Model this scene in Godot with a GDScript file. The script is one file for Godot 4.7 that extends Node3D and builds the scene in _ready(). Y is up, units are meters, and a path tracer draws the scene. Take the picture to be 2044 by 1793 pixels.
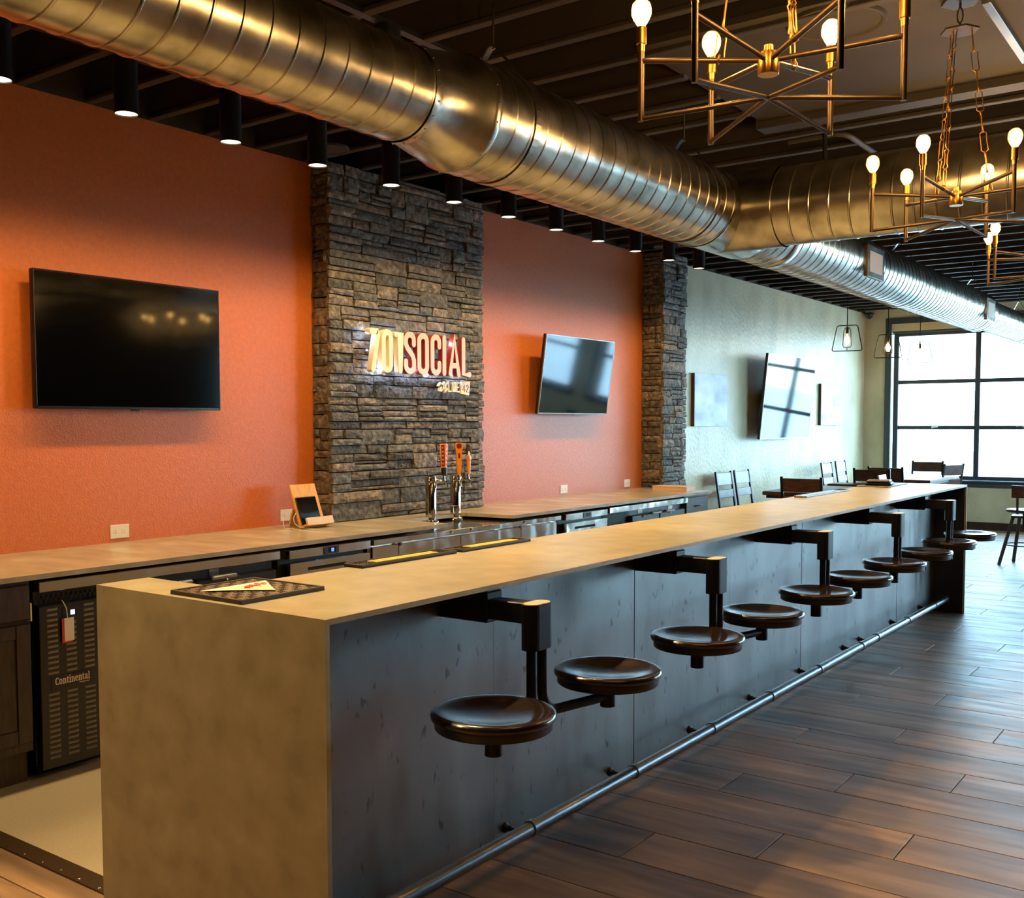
extends Node3D
# A bar room: quartz bar with swing-out seats, back counter with coolers, stone pillars, orange wall, spiral duct.
# World: x to the right of the bar, y up, z towards the viewer; the bar's near front corner stands at x = 0, z = 0.

const WALL := -3.12      # face of the left wall
const FAR := -14.7       # face of the far wall
const CEIL := 3.28       # underside of the joists
const BAR := 1.067       # bar top
const BARLEN := 7.284
const PANEL := -0.25     # steel front of the bar
const CTOP := 0.93       # back counter top
const CFRONT := -2.31
const DUCT := Vector2(-0.611, 2.7805)

var rng := RandomNumberGenerator.new()
var M := {}
var cam: Camera3D
var names := {}

# ------------------------------------------------------------------ mesh building
class MB:
	var v := PackedVector3Array()
	var n := PackedVector3Array()
	var t := PackedVector2Array()
	var uvf = null
	func tri(a: Vector3, b: Vector3, c: Vector3, na: Vector3, nb: Vector3, nc: Vector3):
		var k := (b - a).cross(c - a)
		if k.length_squared() < 1e-18: return
		if k.dot(na + nb + nc) > 0.0:
			v.append_array([a, c, b]); n.append_array([na, nc, nb])
		else:
			v.append_array([a, b, c]); n.append_array([na, nb, nc])
	func quad(a: Vector3, b: Vector3, c: Vector3, d: Vector3, nn: Vector3):
		tri(a, b, c, nn, nn, nn); tri(a, c, d, nn, nn, nn)
	func flat(a: Vector3, b: Vector3, c: Vector3, out: Vector3):
		var k := (b - a).cross(c - a).normalized()
		if k.dot(out) < 0.0: k = -k
		tri(a, b, c, k, k, k)
	func box(c: Vector3, size: Vector3, bev := 0.0, B := Basis()):
		var h := size * 0.5
		var b := minf(bev, minf(h.x, minf(h.y, h.z)) * 0.9)
		var p := func(sx: float, sy: float, sz: float, ax: int) -> Vector3:
			var q := Vector3(sx * (h.x - (0.0 if ax == 0 else b)), sy * (h.y - (0.0 if ax == 1 else b)), sz * (h.z - (0.0 if ax == 2 else b)))
			return c + B * q
		for s in [-1.0, 1.0]:
			quad(p.call(s, -1, -1, 0), p.call(s, 1, -1, 0), p.call(s, 1, 1, 0), p.call(s, -1, 1, 0), B * Vector3(s, 0, 0))
			quad(p.call(-1, s, -1, 1), p.call(1, s, -1, 1), p.call(1, s, 1, 1), p.call(-1, s, 1, 1), B * Vector3(0, s, 0))
			quad(p.call(-1, -1, s, 2), p.call(1, -1, s, 2), p.call(1, 1, s, 2), p.call(-1, 1, s, 2), B * Vector3(0, 0, s))
		if b <= 0.0: return
		for s in [-1.0, 1.0]:
			for r in [-1.0, 1.0]:
				quad(p.call(s, r, -1, 0), p.call(s, r, 1, 0), p.call(s, r, 1, 1), p.call(s, r, -1, 1), (B * Vector3(s, r, 0)).normalized())
				quad(p.call(s, -1, r, 0), p.call(s, 1, r, 0), p.call(s, 1, r, 2), p.call(s, -1, r, 2), (B * Vector3(s, 0, r)).normalized())
				quad(p.call(-1, s, r, 1), p.call(1, s, r, 1), p.call(1, s, r, 2), p.call(-1, s, r, 2), (B * Vector3(0, s, r)).normalized())
				for u in [-1.0, 1.0]:
					var nn := (B * Vector3(s, r, u)).normalized()
					tri(p.call(s, r, u, 0), p.call(s, r, u, 1), p.call(s, r, u, 2), nn, nn, nn)
	func bar(a: Vector3, b: Vector3, w: float, hh: float, bev := 0.0, up := Vector3.UP):
		var d := b - a
		var z := d.normalized()
		var x := up.cross(z)
		if x.length() < 1e-4: x = Vector3.RIGHT.cross(z)
		x = x.normalized()
		box((a + b) * 0.5, Vector3(w, hh, d.length()), bev, Basis(x, z.cross(x), z))
	func tube(P: Array, r: float, seg := 10, closed := false, caps := true):
		var m := P.size()
		var rings := []
		var prev := Vector3.ZERO
		for i in m:
			var d: Vector3
			if closed: d = (P[(i + 1) % m] - P[(i + m - 1) % m]).normalized()
			else: d = (P[mini(i + 1, m - 1)] - P[maxi(i - 1, 0)]).normalized()
			var x: Vector3
			if i == 0:
				x = d.cross(Vector3.UP if absf(d.y) < 0.9 else Vector3.RIGHT).normalized()
			else:
				x = (prev - d * prev.dot(d)).normalized()
			prev = x
			var y := d.cross(x)
			var k := 1.0
			if i > 0 and i < m - 1 or closed:
				var d0: Vector3 = (P[i] - P[(i + m - 1) % m]).normalized()
				k = 1.0 / maxf(0.5, d.dot(d0))
			var ring := []
			for j in seg:
				var an := TAU * j / seg
				ring.append([P[i] + (x * cos(an) + y * sin(an)) * r * (1.0 + (k - 1.0) * 0.5), x * cos(an) + y * sin(an)])
			rings.append(ring)
		for i in (m if closed else m - 1):
			var A: Array = rings[i]
			var Bq: Array = rings[(i + 1) % m]
			for j in seg:
				var k2 := (j + 1) % seg
				tri(A[j][0], A[k2][0], Bq[k2][0], A[j][1], A[k2][1], Bq[k2][1])
				tri(A[j][0], Bq[k2][0], Bq[j][0], A[j][1], Bq[k2][1], Bq[j][1])
		if caps and not closed:
			for e in [[0, (P[0] - P[1]).normalized()], [m - 1, (P[m - 1] - P[m - 2]).normalized()]]:
				var R: Array = rings[e[0]]
				for j in range(1, seg - 1):
					tri(R[0][0], R[j][0], R[j + 1][0], e[1], e[1], e[1])
	func lathe(prof: Array, seg := 32, X := Transform3D()):   # prof: Vector2(radius, height); axis is the y of X
		var m := prof.size()
		var sn := []
		for i in m - 1:
			var d: Vector2 = prof[i + 1] - prof[i]
			sn.append(Vector2(d.y, -d.x).normalized())
		for i in m - 1:
			var n0: Vector2 = sn[i]
			var n1: Vector2 = sn[i]
			if i > 0 and sn[i - 1].dot(sn[i]) > 0.6: n0 = (sn[i - 1] + sn[i]).normalized()
			if i < m - 2 and sn[i + 1].dot(sn[i]) > 0.6: n1 = (sn[i + 1] + sn[i]).normalized()
			for j in seg:
				var a0 := TAU * j / seg
				var a1 := TAU * (j + 1) / seg
				var f := func(q: Vector2, an: float) -> Vector3: return X * Vector3(q.x * cos(an), q.y, q.x * sin(an))
				var g := func(q: Vector2, an: float) -> Vector3: return (X.basis * Vector3(q.x * cos(an), q.y, q.x * sin(an))).normalized()
				tri(f.call(prof[i], a0), f.call(prof[i], a1), f.call(prof[i + 1], a1), g.call(n0, a0), g.call(n0, a1), g.call(n1, a1))
				tri(f.call(prof[i], a0), f.call(prof[i + 1], a1), f.call(prof[i + 1], a0), g.call(n0, a0), g.call(n1, a1), g.call(n1, a0))
	func prism(poly: PackedVector2Array, d0: float, d1: float, X := Transform3D()):  # polygon in x, y of X, from z = d0 to d1
		var ix := Geometry2D.triangulate_polygon(poly)
		for e in [[d0, -1.0], [d1, 1.0]]:
			var nn: Vector3 = X.basis * Vector3(0, 0, e[1])
			for i in range(0, ix.size(), 3):
				tri(X * Vector3(poly[ix[i]].x, poly[ix[i]].y, e[0]), X * Vector3(poly[ix[i + 1]].x, poly[ix[i + 1]].y, e[0]), X * Vector3(poly[ix[i + 2]].x, poly[ix[i + 2]].y, e[0]), nn, nn, nn)
		var sg := -1.0 if Geometry2D.is_polygon_clockwise(poly) else 1.0
		for i in poly.size():
			var a := poly[i]
			var b := poly[(i + 1) % poly.size()]
			var e2 := (b - a).normalized()
			var nn2: Vector3 = X.basis * Vector3(e2.y * sg, -e2.x * sg, 0)
			quad(X * Vector3(a.x, a.y, d0), X * Vector3(b.x, b.y, d0), X * Vector3(b.x, b.y, d1), X * Vector3(a.x, a.y, d1), nn2)
	func ball(c: Vector3, r: Vector3, seg := 20, rows := 12):
		for i in rows:
			for j in seg:
				var q := []
				for e in [[i, j], [i, j + 1], [i + 1, j + 1], [i + 1, j]]:
					var la: float = PI * e[0] / rows
					var lo: float = TAU * e[1] / seg
					q.append(Vector3(sin(la) * cos(lo), cos(la), sin(la) * sin(lo)))
				tri(c + q[0] * r, c + q[1] * r, c + q[2] * r, (q[0] / r).normalized(), (q[1] / r).normalized(), (q[2] / r).normalized())
				tri(c + q[0] * r, c + q[2] * r, c + q[3] * r, (q[0] / r).normalized(), (q[2] / r).normalized(), (q[3] / r).normalized())
	func stroke(P: Array, w: float, d0: float, d1: float, X: Transform3D, closed := false):  # a raised pen stroke with round ends, in x, y of X
		var m := P.size()
		var L := []
		var Rr := []
		for i in m:
			var d: Vector2
			if closed: d = (P[(i + 1) % m] - P[(i + m - 1) % m]).normalized()
			else: d = (P[mini(i + 1, m - 1)] - P[maxi(i - 1, 0)]).normalized()
			var d0v: Vector2 = (P[i] - P[i - 1]).normalized() if i > 0 else ((P[0] - P[m - 1]).normalized() if closed else d)
			var nn := Vector2(-d.y, d.x) * (w * 0.5 / maxf(0.6, d.dot(d0v)))
			L.append(P[i] + nn); Rr.append(P[i] - nn)
		for i in (m if closed else m - 1):
			var k := (i + 1) % m
			prism_quad(L[i], L[k], Rr[k], Rr[i], d0, d1 + (i % 5) * 6e-5, X)
		if not closed:
			for e in [[P[0], P[0] - P[1]], [P[m - 1], P[m - 1] - P[m - 2]]]:
				var an: float = e[1].angle()
				var pl := PackedVector2Array()
				for j in 9:
					pl.append(e[0] + Vector2.from_angle(an - PI / 2 + PI * j / 8.0) * w * 0.5)
				prism(pl, d0, d1, X)
	func prism_quad(a: Vector2, b: Vector2, c: Vector2, d: Vector2, d0: float, d1: float, X: Transform3D):
		var f := func(q: Vector2, z: float) -> Vector3: return X * Vector3(q.x, q.y, z)
		quad(f.call(a, d1), f.call(b, d1), f.call(c, d1), f.call(d, d1), X.basis * Vector3(0, 0, 1))
		quad(f.call(a, d0), f.call(b, d0), f.call(c, d0), f.call(d, d0), X.basis * Vector3(0, 0, -1))
		for e in [[a, b, 1.0], [d, c, -1.0]]:
			var ed: Vector2 = (e[1] - e[0]).normalized()
			quad(f.call(e[0], d0), f.call(e[1], d0), f.call(e[1], d1), f.call(e[0], d1), X.basis * Vector3(-ed.y, ed.x, 0) * e[2])
	func mesh() -> ArrayMesh:
		var a := []
		a.resize(Mesh.ARRAY_MAX)
		a[Mesh.ARRAY_VERTEX] = v
		a[Mesh.ARRAY_NORMAL] = n
		if uvf != null:
			t.resize(v.size())
			for i in v.size(): t[i] = uvf.call(v[i])
			a[Mesh.ARRAY_TEX_UV] = t
		var m := ArrayMesh.new()
		m.add_surface_from_arrays(Mesh.PRIMITIVE_TRIANGLES, a)
		return m

# ------------------------------------------------------------------ naming and placing
func numbered(s: String) -> String:
	if not names.has(s):
		names[s] = 0
		return s
	names[s] += 1
	return "%s_%03d" % [s, names[s]]

func tag(o: Node3D, label: String, category: String, group := "") -> Node3D:
	o.set_meta("label", label); o.set_meta("category", category)
	if group: o.set_meta("group", group)
	return o

func thing(called: String, label: String, category: String, at := Vector3.ZERO, turn := 0.0, group := "") -> Node3D:
	var o := Node3D.new()
	o.name = numbered(called)
	add_child(o, true)
	o.position = at; o.rotation.y = turn
	return tag(o, label, category, group)

func part(parent: Node3D, called: String, mb, mat: Material, at := Vector3.ZERO, label := "") -> MeshInstance3D:
	var o := MeshInstance3D.new()
	o.name = numbered(called) if parent == self else called
	o.mesh = mb.mesh() if mb is MB else mb
	o.material_override = mat
	o.position = at
	if parent != self and parent.has_node(NodePath(called)):
		var k := 1
		while parent.has_node(NodePath("%s_%03d" % [called, k])): k += 1
		o.name = "%s_%03d" % [called, k]
	parent.add_child(o, true)
	if label: o.set_meta("label", label)
	return o

func many(parent: Node3D, called: String, k: int, mesh: Mesh, mat: Material, at: Vector3) -> MeshInstance3D:   # like part(), with its number known
	var o := MeshInstance3D.new()
	o.name = called if k == 0 else "%s_%03d" % [called, k]
	o.mesh = mesh; o.material_override = mat; o.position = at
	parent.add_child(o, true)
	return o

func structure(called: String) -> Node3D:
	var o := Node3D.new()
	o.name = numbered(called)
	o.set_meta("kind", "structure")
	add_child(o, true)
	return o

func bx(c: Vector3, s: Vector3, bev := 0.0) -> MB:
	var m := MB.new(); m.box(c, s, bev); return m

func span(x0: float, x1: float, y0: float, y1: float, z0: float, z1: float, bev := 0.0) -> MB:
	return bx(Vector3((x0 + x1) / 2, (y0 + y1) / 2, (z0 + z1) / 2), Vector3(absf(x1 - x0), absf(y1 - y0), absf(z1 - z0)), bev)

func copy(o: Node3D, label: String, at: Vector3, turn := 0.0) -> Node3D:
	var c: Node3D = o.duplicate()
	c.name = numbered(String(o.name).rstrip("0123456789").trim_suffix("_"))
	add_child(c, true)
	c.position = at; c.rotation.y = turn
	c.set_meta("label", label)
	return c

func text(s: String, size: float, depth: float, font := "Droid Sans", bold := 400) -> TextMesh:
	var f := SystemFont.new()
	f.font_names = PackedStringArray([font]); f.font_weight = bold
	var m := TextMesh.new()
	m.text = s; m.font = f; m.font_size = 48; m.pixel_size = size / 34.0; m.depth = depth; m.curve_step = 1.0
	return m

# ------------------------------------------------------------------ materials
func noise_tex(cols: Array, freq: float, oct := 4, seed_ := 1, kind := FastNoiseLite.TYPE_SIMPLEX_SMOOTH, size := 512, offs: Array = []) -> NoiseTexture2D:
	var f := FastNoiseLite.new()
	f.seed = seed_; f.frequency = freq; f.noise_type = kind; f.fractal_octaves = oct
	var t := NoiseTexture2D.new()
	t.width = size; t.height = size; t.seamless = true; t.noise = f; t.generate_mipmaps = false
	if cols:
		var g := Gradient.new()
		var o := PackedFloat32Array()
		var c := PackedColorArray()
		for i in cols.size():
			o.append(offs[i] if offs else 0.15 + 0.7 * i / maxf(1.0, cols.size() - 1.0)); c.append(cols[i])
		g.offsets = o; g.colors = c
		t.color_ramp = g
	return t

func bump_tex(freq: float, oct := 4, seed_ := 5, strength := 4.0, kind := FastNoiseLite.TYPE_SIMPLEX_SMOOTH) -> NoiseTexture2D:
	var t := noise_tex([], freq, oct, seed_, kind)
	t.as_normal_map = true; t.bump_strength = strength
	return t

func mat(col: Color, rough := 0.5, metal := 0.0, spec := 0.5) -> StandardMaterial3D:
	var m := StandardMaterial3D.new()
	m.albedo_color = col; m.roughness = rough; m.metallic = metal; m.metallic_specular = spec
	return m

func tri_mat(tex: Texture2D, scale: Vector3, rough := 0.5, metal := 0.0, world := true, tint := Color.WHITE) -> StandardMaterial3D:
	var m := mat(tint, rough, metal)
	m.albedo_texture = tex
	m.uv1_triplanar = true; m.uv1_world_triplanar = world; m.uv1_scale = scale
	m.uv1_triplanar_sharpness = 8.0
	return m

func with_bump(m: StandardMaterial3D, tex: Texture2D, k: float) -> StandardMaterial3D:
	m.normal_enabled = true; m.normal_texture = tex; m.normal_scale = k
	return m

func glow(col: Color, e: float) -> StandardMaterial3D:
	var m := mat(col, 0.5)
	m.emission_enabled = true; m.emission = col; m.emission_energy_multiplier = e
	return m

const WARM := Color(1.0, 0.83, 0.56)
const DAY := Color(0.72, 0.91, 1.0)

func make_materials():
	var c := func(r: int, g: int, b: int) -> Color: return Color8(r, g, b)
	M.quartz = tri_mat(noise_tex([c.call(150, 143, 118), c.call(160, 153, 128), c.call(165, 158, 133), c.call(174, 167, 142)], 0.012, 5, 3), Vector3(0.9, 0.9, 0.9), 0.33)
	M.counter = tri_mat(noise_tex([c.call(158, 148, 128), c.call(170, 160, 140), c.call(176, 166, 146), c.call(190, 181, 162)], 0.006, 5, 13), Vector3(0.5, 0.9, 1.2), 0.25)
	M.orange = with_bump(tri_mat(noise_tex([c.call(194, 104, 44), c.call(204, 111, 48)], 0.05, 2, 4), Vector3.ONE, 0.42), bump_tex(0.12, 2, 9, 2.0), 0.25)
	M.beige = with_bump(tri_mat(noise_tex([c.call(190, 178, 142), c.call(204, 192, 156), c.call(212, 200, 165)], 0.01, 4, 6), Vector3(0.4, 0.25, 0.4), 0.42), bump_tex(0.12, 2, 9, 2.0), 0.2)
	M.louvre = mat(c.call(122, 116, 106), 0.32, 0.5)
	M.rib = mat(c.call(84, 68, 54), 0.4)
	M.taupe = mat(c.call(84, 72, 62), 0.7)
	M.black_ceiling = mat(c.call(46, 40, 35), 0.75)
	M.joist = mat(c.call(46, 40, 35), 0.65)
	M.deck = mat(c.call(52, 45, 40), 0.8)
	M.black = mat(c.call(14, 14, 15), 0.4)
	M.black_satin = mat(c.call(20, 20, 22), 0.35)
	M.black_metal = mat(c.call(34, 34, 36), 0.38, 0.6)
	M.void_black = mat(c.call(6, 6, 6), 0.9)
	M.frame = mat(c.call(54, 64, 70), 0.4)
	M.dark_wood = tri_mat(noise_tex([c.call(34, 24, 18), c.call(48, 34, 25), c.call(60, 44, 32)], 0.02, 4, 8), Vector3(3, 0.6, 3), 0.4)
	M.seat = tri_mat(noise_tex([c.call(30, 20, 14), c.call(40, 26, 18), c.call(52, 34, 22)], 0.015, 4, 21), Vector3(2.5, 2.5, 0.4), 0.22, 0.0, false)
	M.seat.clearcoat_enabled = true; M.seat.clearcoat = 0.6; M.seat.clearcoat_roughness = 0.12
	M.chair_wood = tri_mat(noise_tex([c.call(58, 36, 26), c.call(80, 50, 36), c.call(98, 64, 46)], 0.02, 4, 22), Vector3(0.6, 4, 4), 0.35, 0.0, false)
	M.steel_panel = tri_mat(noise_tex([c.call(138, 136, 135), c.call(150, 150, 150), c.call(155, 155, 155), c.call(164, 163, 161)], 0.006, 5, 31), Vector3(0.5, 0.35, 0.9), 0.36, 0.85)
	M.steel_panel.roughness_texture = noise_tex([Color(0.72, 0.72, 0.72), Color(1, 1, 1)], 0.012, 4, 32)
	M.steel_panel.roughness = 0.46
	M.steel_panel.detail_enabled = true   # mill marks: short dark runs and specks
	M.steel_panel.detail_blend_mode = BaseMaterial3D.BLEND_MODE_MUL
	M.steel_panel.detail_albedo = noise_tex([Color(0.72, 0.72, 0.73), Color(1, 1, 1), Color(1, 1, 1)], 0.02, 4, 34, FastNoiseLite.TYPE_SIMPLEX_SMOOTH, 1024, [0.06, 0.22, 1.0])
	with_bump(M.steel_panel, bump_tex(0.004, 2, 33, 3.0), 0.3)
	M.galv = tri_mat(noise_tex([c.call(140, 134, 120), c.call(176, 170, 156), c.call(198, 192, 178)], 0.012, 5, 41), Vector3(0.7, 0.7, 0.7), 0.27, 1.0)
	with_bump(M.galv, bump_tex(0.01, 3, 42, 3.0), 0.25)
	M.stainless = mat(c.call(196, 192, 186), 0.2, 1.0)
	M.stainless.uv1_triplanar = true; M.stainless.uv1_world_triplanar = true; M.stainless.uv1_scale = Vector3(0.8, 0.8, 1.4)
	with_bump(M.stainless, bump_tex(0.006, 2, 51, 8.0), 0.8)
	M.chrome = mat(c.call(205, 200, 190), 0.09, 1.0)
	M.brass = mat(c.call(190, 140, 66), 0.3, 1.0)
	M.bronze = mat(c.call(96, 78, 58), 0.4, 0.9)
	M.chain = mat(c.call(178, 128, 62), 0.32, 1.0)
	M.rail = mat(c.call(120, 122, 128), 0.33, 1.0)
	var stone_n := bump_tex(0.03, 5, 61, 10.0)
	for i in 4:
		var k: float = [0.82, 1.0, 1.15, 0.95][i]
		var w: float = [0.0, 2.0, 6.0, -3.0][i]
		var base := func(x: float) -> Color: return Color8(int(x * k * 1.05 + w), int(x * k), int(x * k * 0.9 - w * 0.6))
		M["stone%d" % i] = with_bump(tri_mat(noise_tex([base.call(66.0), base.call(88.0), base.call(102.0), base.call(126.0)], 0.02, 5, 62 + i), Vector3(1.6, 1.6, 1.6), 0.7), stone_n, 0.55)
	M.mortar = mat(c.call(20, 18, 17), 0.95)
	M.plastic_white = mat(c.call(228, 218, 198), 0.35)
	M.paper = mat(c.call(226, 216, 196), 0.7)
	M.red = mat(c.call(206, 62, 40), 0.6)
	M.screen = mat(c.call(5, 5, 6), 0.06)
	M.screen.metallic_specular = 0.6
	M.tv_frame = mat(c.call(26, 26, 28), 0.25, 0.4)
	M.tv_frame_silver = mat(c.call(150, 150, 150), 0.25, 0.8)
	M.rubber = mat(c.call(52, 44, 39), 0.5)
	M.yellow = mat(c.call(236, 196, 60), 0.5)
	M.cream_letter = mat(c.call(246, 226, 182), 0.35)
	M.red_face = mat(c.call(238, 160, 126), 0.2)
	M.red_face.emission_enabled = true; M.red_face.emission = Color(1.0, 0.70, 0.56); M.red_face.emission_energy_multiplier = 0.45
	M.red_side = mat(c.call(150, 44, 24), 0.4)
	M.vinyl = tri_mat(noise_tex([c.call(158, 148, 128), c.call(164, 154, 134)], 0.1, 2, 71), Vector3.ONE, 0.45)
	M.grout = mat(c.call(96, 80, 66), 0.8)
	M.liner = mat(c.call(150, 142, 130), 0.35, 0.4)
	M.pine = tri_mat(noise_tex([c.call(206, 148, 78), c.call(222, 164, 92), c.call(228, 178, 108)], 0.02, 3, 72), Vector3(6, 0.8, 6), 0.45)
	M.pale_wood = mat(c.call(222, 196, 170), 0.5)
	M.orange_tap = mat(c.call(238, 140, 22), 0.3)
	M.salmon = mat(c.call(240, 150, 84), 0.4)
	M.brown_tap = mat(c.call(72, 42, 24), 0.35)
	M.dark_red = mat(c.call(112, 22, 22), 0.4)
	M.glass = mat(Color(1, 1, 1, 0.06), 0.02)
	M.glass.transparency = BaseMaterial3D.TRANSPARENCY_ALPHA
	M.bulb_glass = mat(Color(1, 0.94, 0.82, 0.08), 0.03)
	M.bulb_glass.transparency = BaseMaterial3D.TRANSPARENCY_ALPHA
	M.filament = glow(Color(1.0, 0.80, 0.46), 16.0)
	M.lens = glow(Color(1.0, 0.90, 0.74), 5.0)
	M.led_blue = glow(Color(0.25, 0.42, 1.0), 3.0)
	M.pavement = mat(c.call(190, 190, 188), 0.9)
	# wood-look floor tiles: long streaks through the planks' own texture coordinates
	var streak := noise_tex([c.call(120, 99, 83), c.call(146, 121, 100), c.call(162, 135, 110), c.call(182, 152, 122)], 0.005, 4, 81, FastNoiseLite.TYPE_SIMPLEX_SMOOTH, 512)
	var fine := noise_tex([Color(0.80, 0.79, 0.78), Color(1, 1, 1)], 0.012, 3, 82)
	for i in 3:
		var m := mat([Color(0.94, 0.92, 0.9), Color(1, 0.97, 0.93), Color(0.86, 0.85, 0.85)][i], 0.5, 0.0, 0.6)
		m.albedo_texture = streak
		m.detail_enabled = true; m.detail_albedo = fine; m.detail_blend_mode = BaseMaterial3D.BLEND_MODE_MUL
		m.roughness_texture = noise_tex([Color(0.8, 0.8, 0.8), Color(1, 1, 1)], 0.01, 3, 83)
		M["plank%d" % i] = m

# ------------------------------------------------------------------ scene
func _ready():
	# camera
	cam = Camera3D.new(); cam.name = "camera"
	var f := 2080.93
	cam.near = 0.05; cam.far = 200.0
	cam.projection = Camera3D.PROJECTION_FRUSTUM
	cam.size = 0.05 * 1793.0 / f
	cam.frustum_offset = Vector2(0.05 * (1022.0 - 985.08) / f, 0.05 * (962.63 - 896.5) / f)
	cam.transform = Transform3D(Basis.from_euler(Vector3(-0.0558, 0.6374, -0.0027)), Vector3(1.9605, 1.5775, 1.9063))
	cam.current = true
	add_child(cam)
	# sky: an overcast bright day; no sun disc
	var env := Environment.new()
	env.background_mode = Environment.BG_SKY
	var sm := ProceduralSkyMaterial.new()
	sm.sky_top_color = Color(0.66, 0.86, 1.0); sm.sky_horizon_color = Color(0.74, 0.92, 1.0)
	sm.ground_bottom_color = Color(0.62, 0.72, 0.76); sm.ground_horizon_color = Color(0.74, 0.92, 1.0)
	sm.sun_angle_max = 0.0
	var sky := Sky.new(); sky.sky_material = sm
	env.sky = sky
	env.background_energy_multiplier = 23.0
	env.tonemap_mode = Environment.TONE_MAPPER_LINEAR
	env.tonemap_exposure = 1.0
	env.sdfgi_enabled = true; env.ssao_enabled = true; env.ssil_enabled = true
	var we := WorldEnvironment.new(); we.name = "world"; we.environment = env
	add_child(we)

	rng.seed = 7
	make_materials()
	room_shell()
	ceiling_and_joists()
	lamp_tracks()
	floor_planks()
	window_walls()
	bar_counter()
	back_counter()
	pillars()
	duct()
	downlights()
	televisions()
	wall_sign()
	swing_seats()
	foot_rail()
	coolers()
	taps()
	counter_items()
	bar_items()
	chandeliers()
	pendants()
	dining()
	small_fittings()

func room_shell():
	var w := structure("wall_left")
	part(w, "orange_paint", span(WALL - 0.15, WALL, 0, CEIL, -7.7, 5.2), M.orange)
	part(w, "beige_paint", span(WALL - 0.15, WALL, 0, CEIL, FAR - 0.2, -7.7), M.beige)
	part(w, "black_band", span(WALL - 0.15, WALL - 0.001, CEIL, 3.75, FAR - 0.2, 5.2), M.black_ceiling)
	var n := structure("wall_near")
	part(n, "painted_face", span(WALL - 0.15, 5.6, 0, 3.75, 5.05, 5.2), M.taupe)
	var g := structure("pavement")
	part(g, "slab", span(-40, 60, -0.5, -0.25, -70, 20), M.pavement)

func ceiling_and_joists():
	var c := structure("ceiling")
	part(c, "deck", span(WALL - 0.15, 5.7, 3.68, 3.8, FAR - 0.2, 5.2), M.deck)
	# joists across the room, a flat drywall panel over the middle of the bar, and a deeper beam
	var zs := []
	for k in 17: zs.append(-0.965 + 0.386 * (12 - k))
	var far := []
	for k in 27: far.append(-4.25 - 0.388 * k)
	var k := 0
	for zz in zs + far:
		if zz < FAR + 0.15: continue
		var m := MB.new()
		m.box(Vector3(1.2, CEIL + 0.012, zz), Vector3(8.9, 0.024, 0.05), 0.004)
		m.box(Vector3(1.2, CEIL + 0.2, zz), Vector3(8.9, 0.36, 0.014))
		many(c, "joist", k, m.mesh(), M.joist, Vector3.ZERO); k += 1
	part(c, "beam", span(-0.45, 5.55, CEIL - 0.02, 3.68, -4.02, -3.88, 0.006), M.joist)
	part(c, "drywall_panel", span(-0.42, 5.5, CEIL + 0.02, CEIL + 0.05, -3.88, -2.42), M.black_ceiling)
	for zz2 in [-2.896, -3.282, -3.668]:
		var m2 := MB.new()
		m2.box(Vector3(-1.75, CEIL + 0.012, zz2), Vector3(2.7, 0.024, 0.05), 0.004)
		m2.box(Vector3(-1.75, CEIL + 0.2, zz2), Vector3(2.7, 0.36, 0.014))
		many(c, "joist", k, m2.mesh(), M.joist, Vector3.ZERO); k += 1

func lamp_tracks():
	var c: Node3D = get_node("ceiling")
	for x in [-2.34, -1.12, -2.2]:
		var z0 := 5.0 if x != -2.2 else -9.0
		var z1 := -9.0 if x != -2.2 else FAR + 0.1
		part(c, "lamp_track", span(x - 0.02, x + 0.02, CEIL - 0.001, CEIL + 0.02, z0, z1), M.black)

func in_view(x0: float, x1: float, z0: float, z1: float) -> bool:
	var inv := cam.transform.affine_inverse()
	for a in [x0, (x0 + x1) / 2, x1]:
		for b in [z0, z1]:
			var q := inv * Vector3(a, 0, b)
			if q.z > -0.3: continue
			var u := 985.0 + 2081.0 * q.x / -q.z
			var w := 962.6 - 2081.0 * q.y / -q.z
			if u > -20 and u < 2064 and w < 1813: return true
	return false

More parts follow.
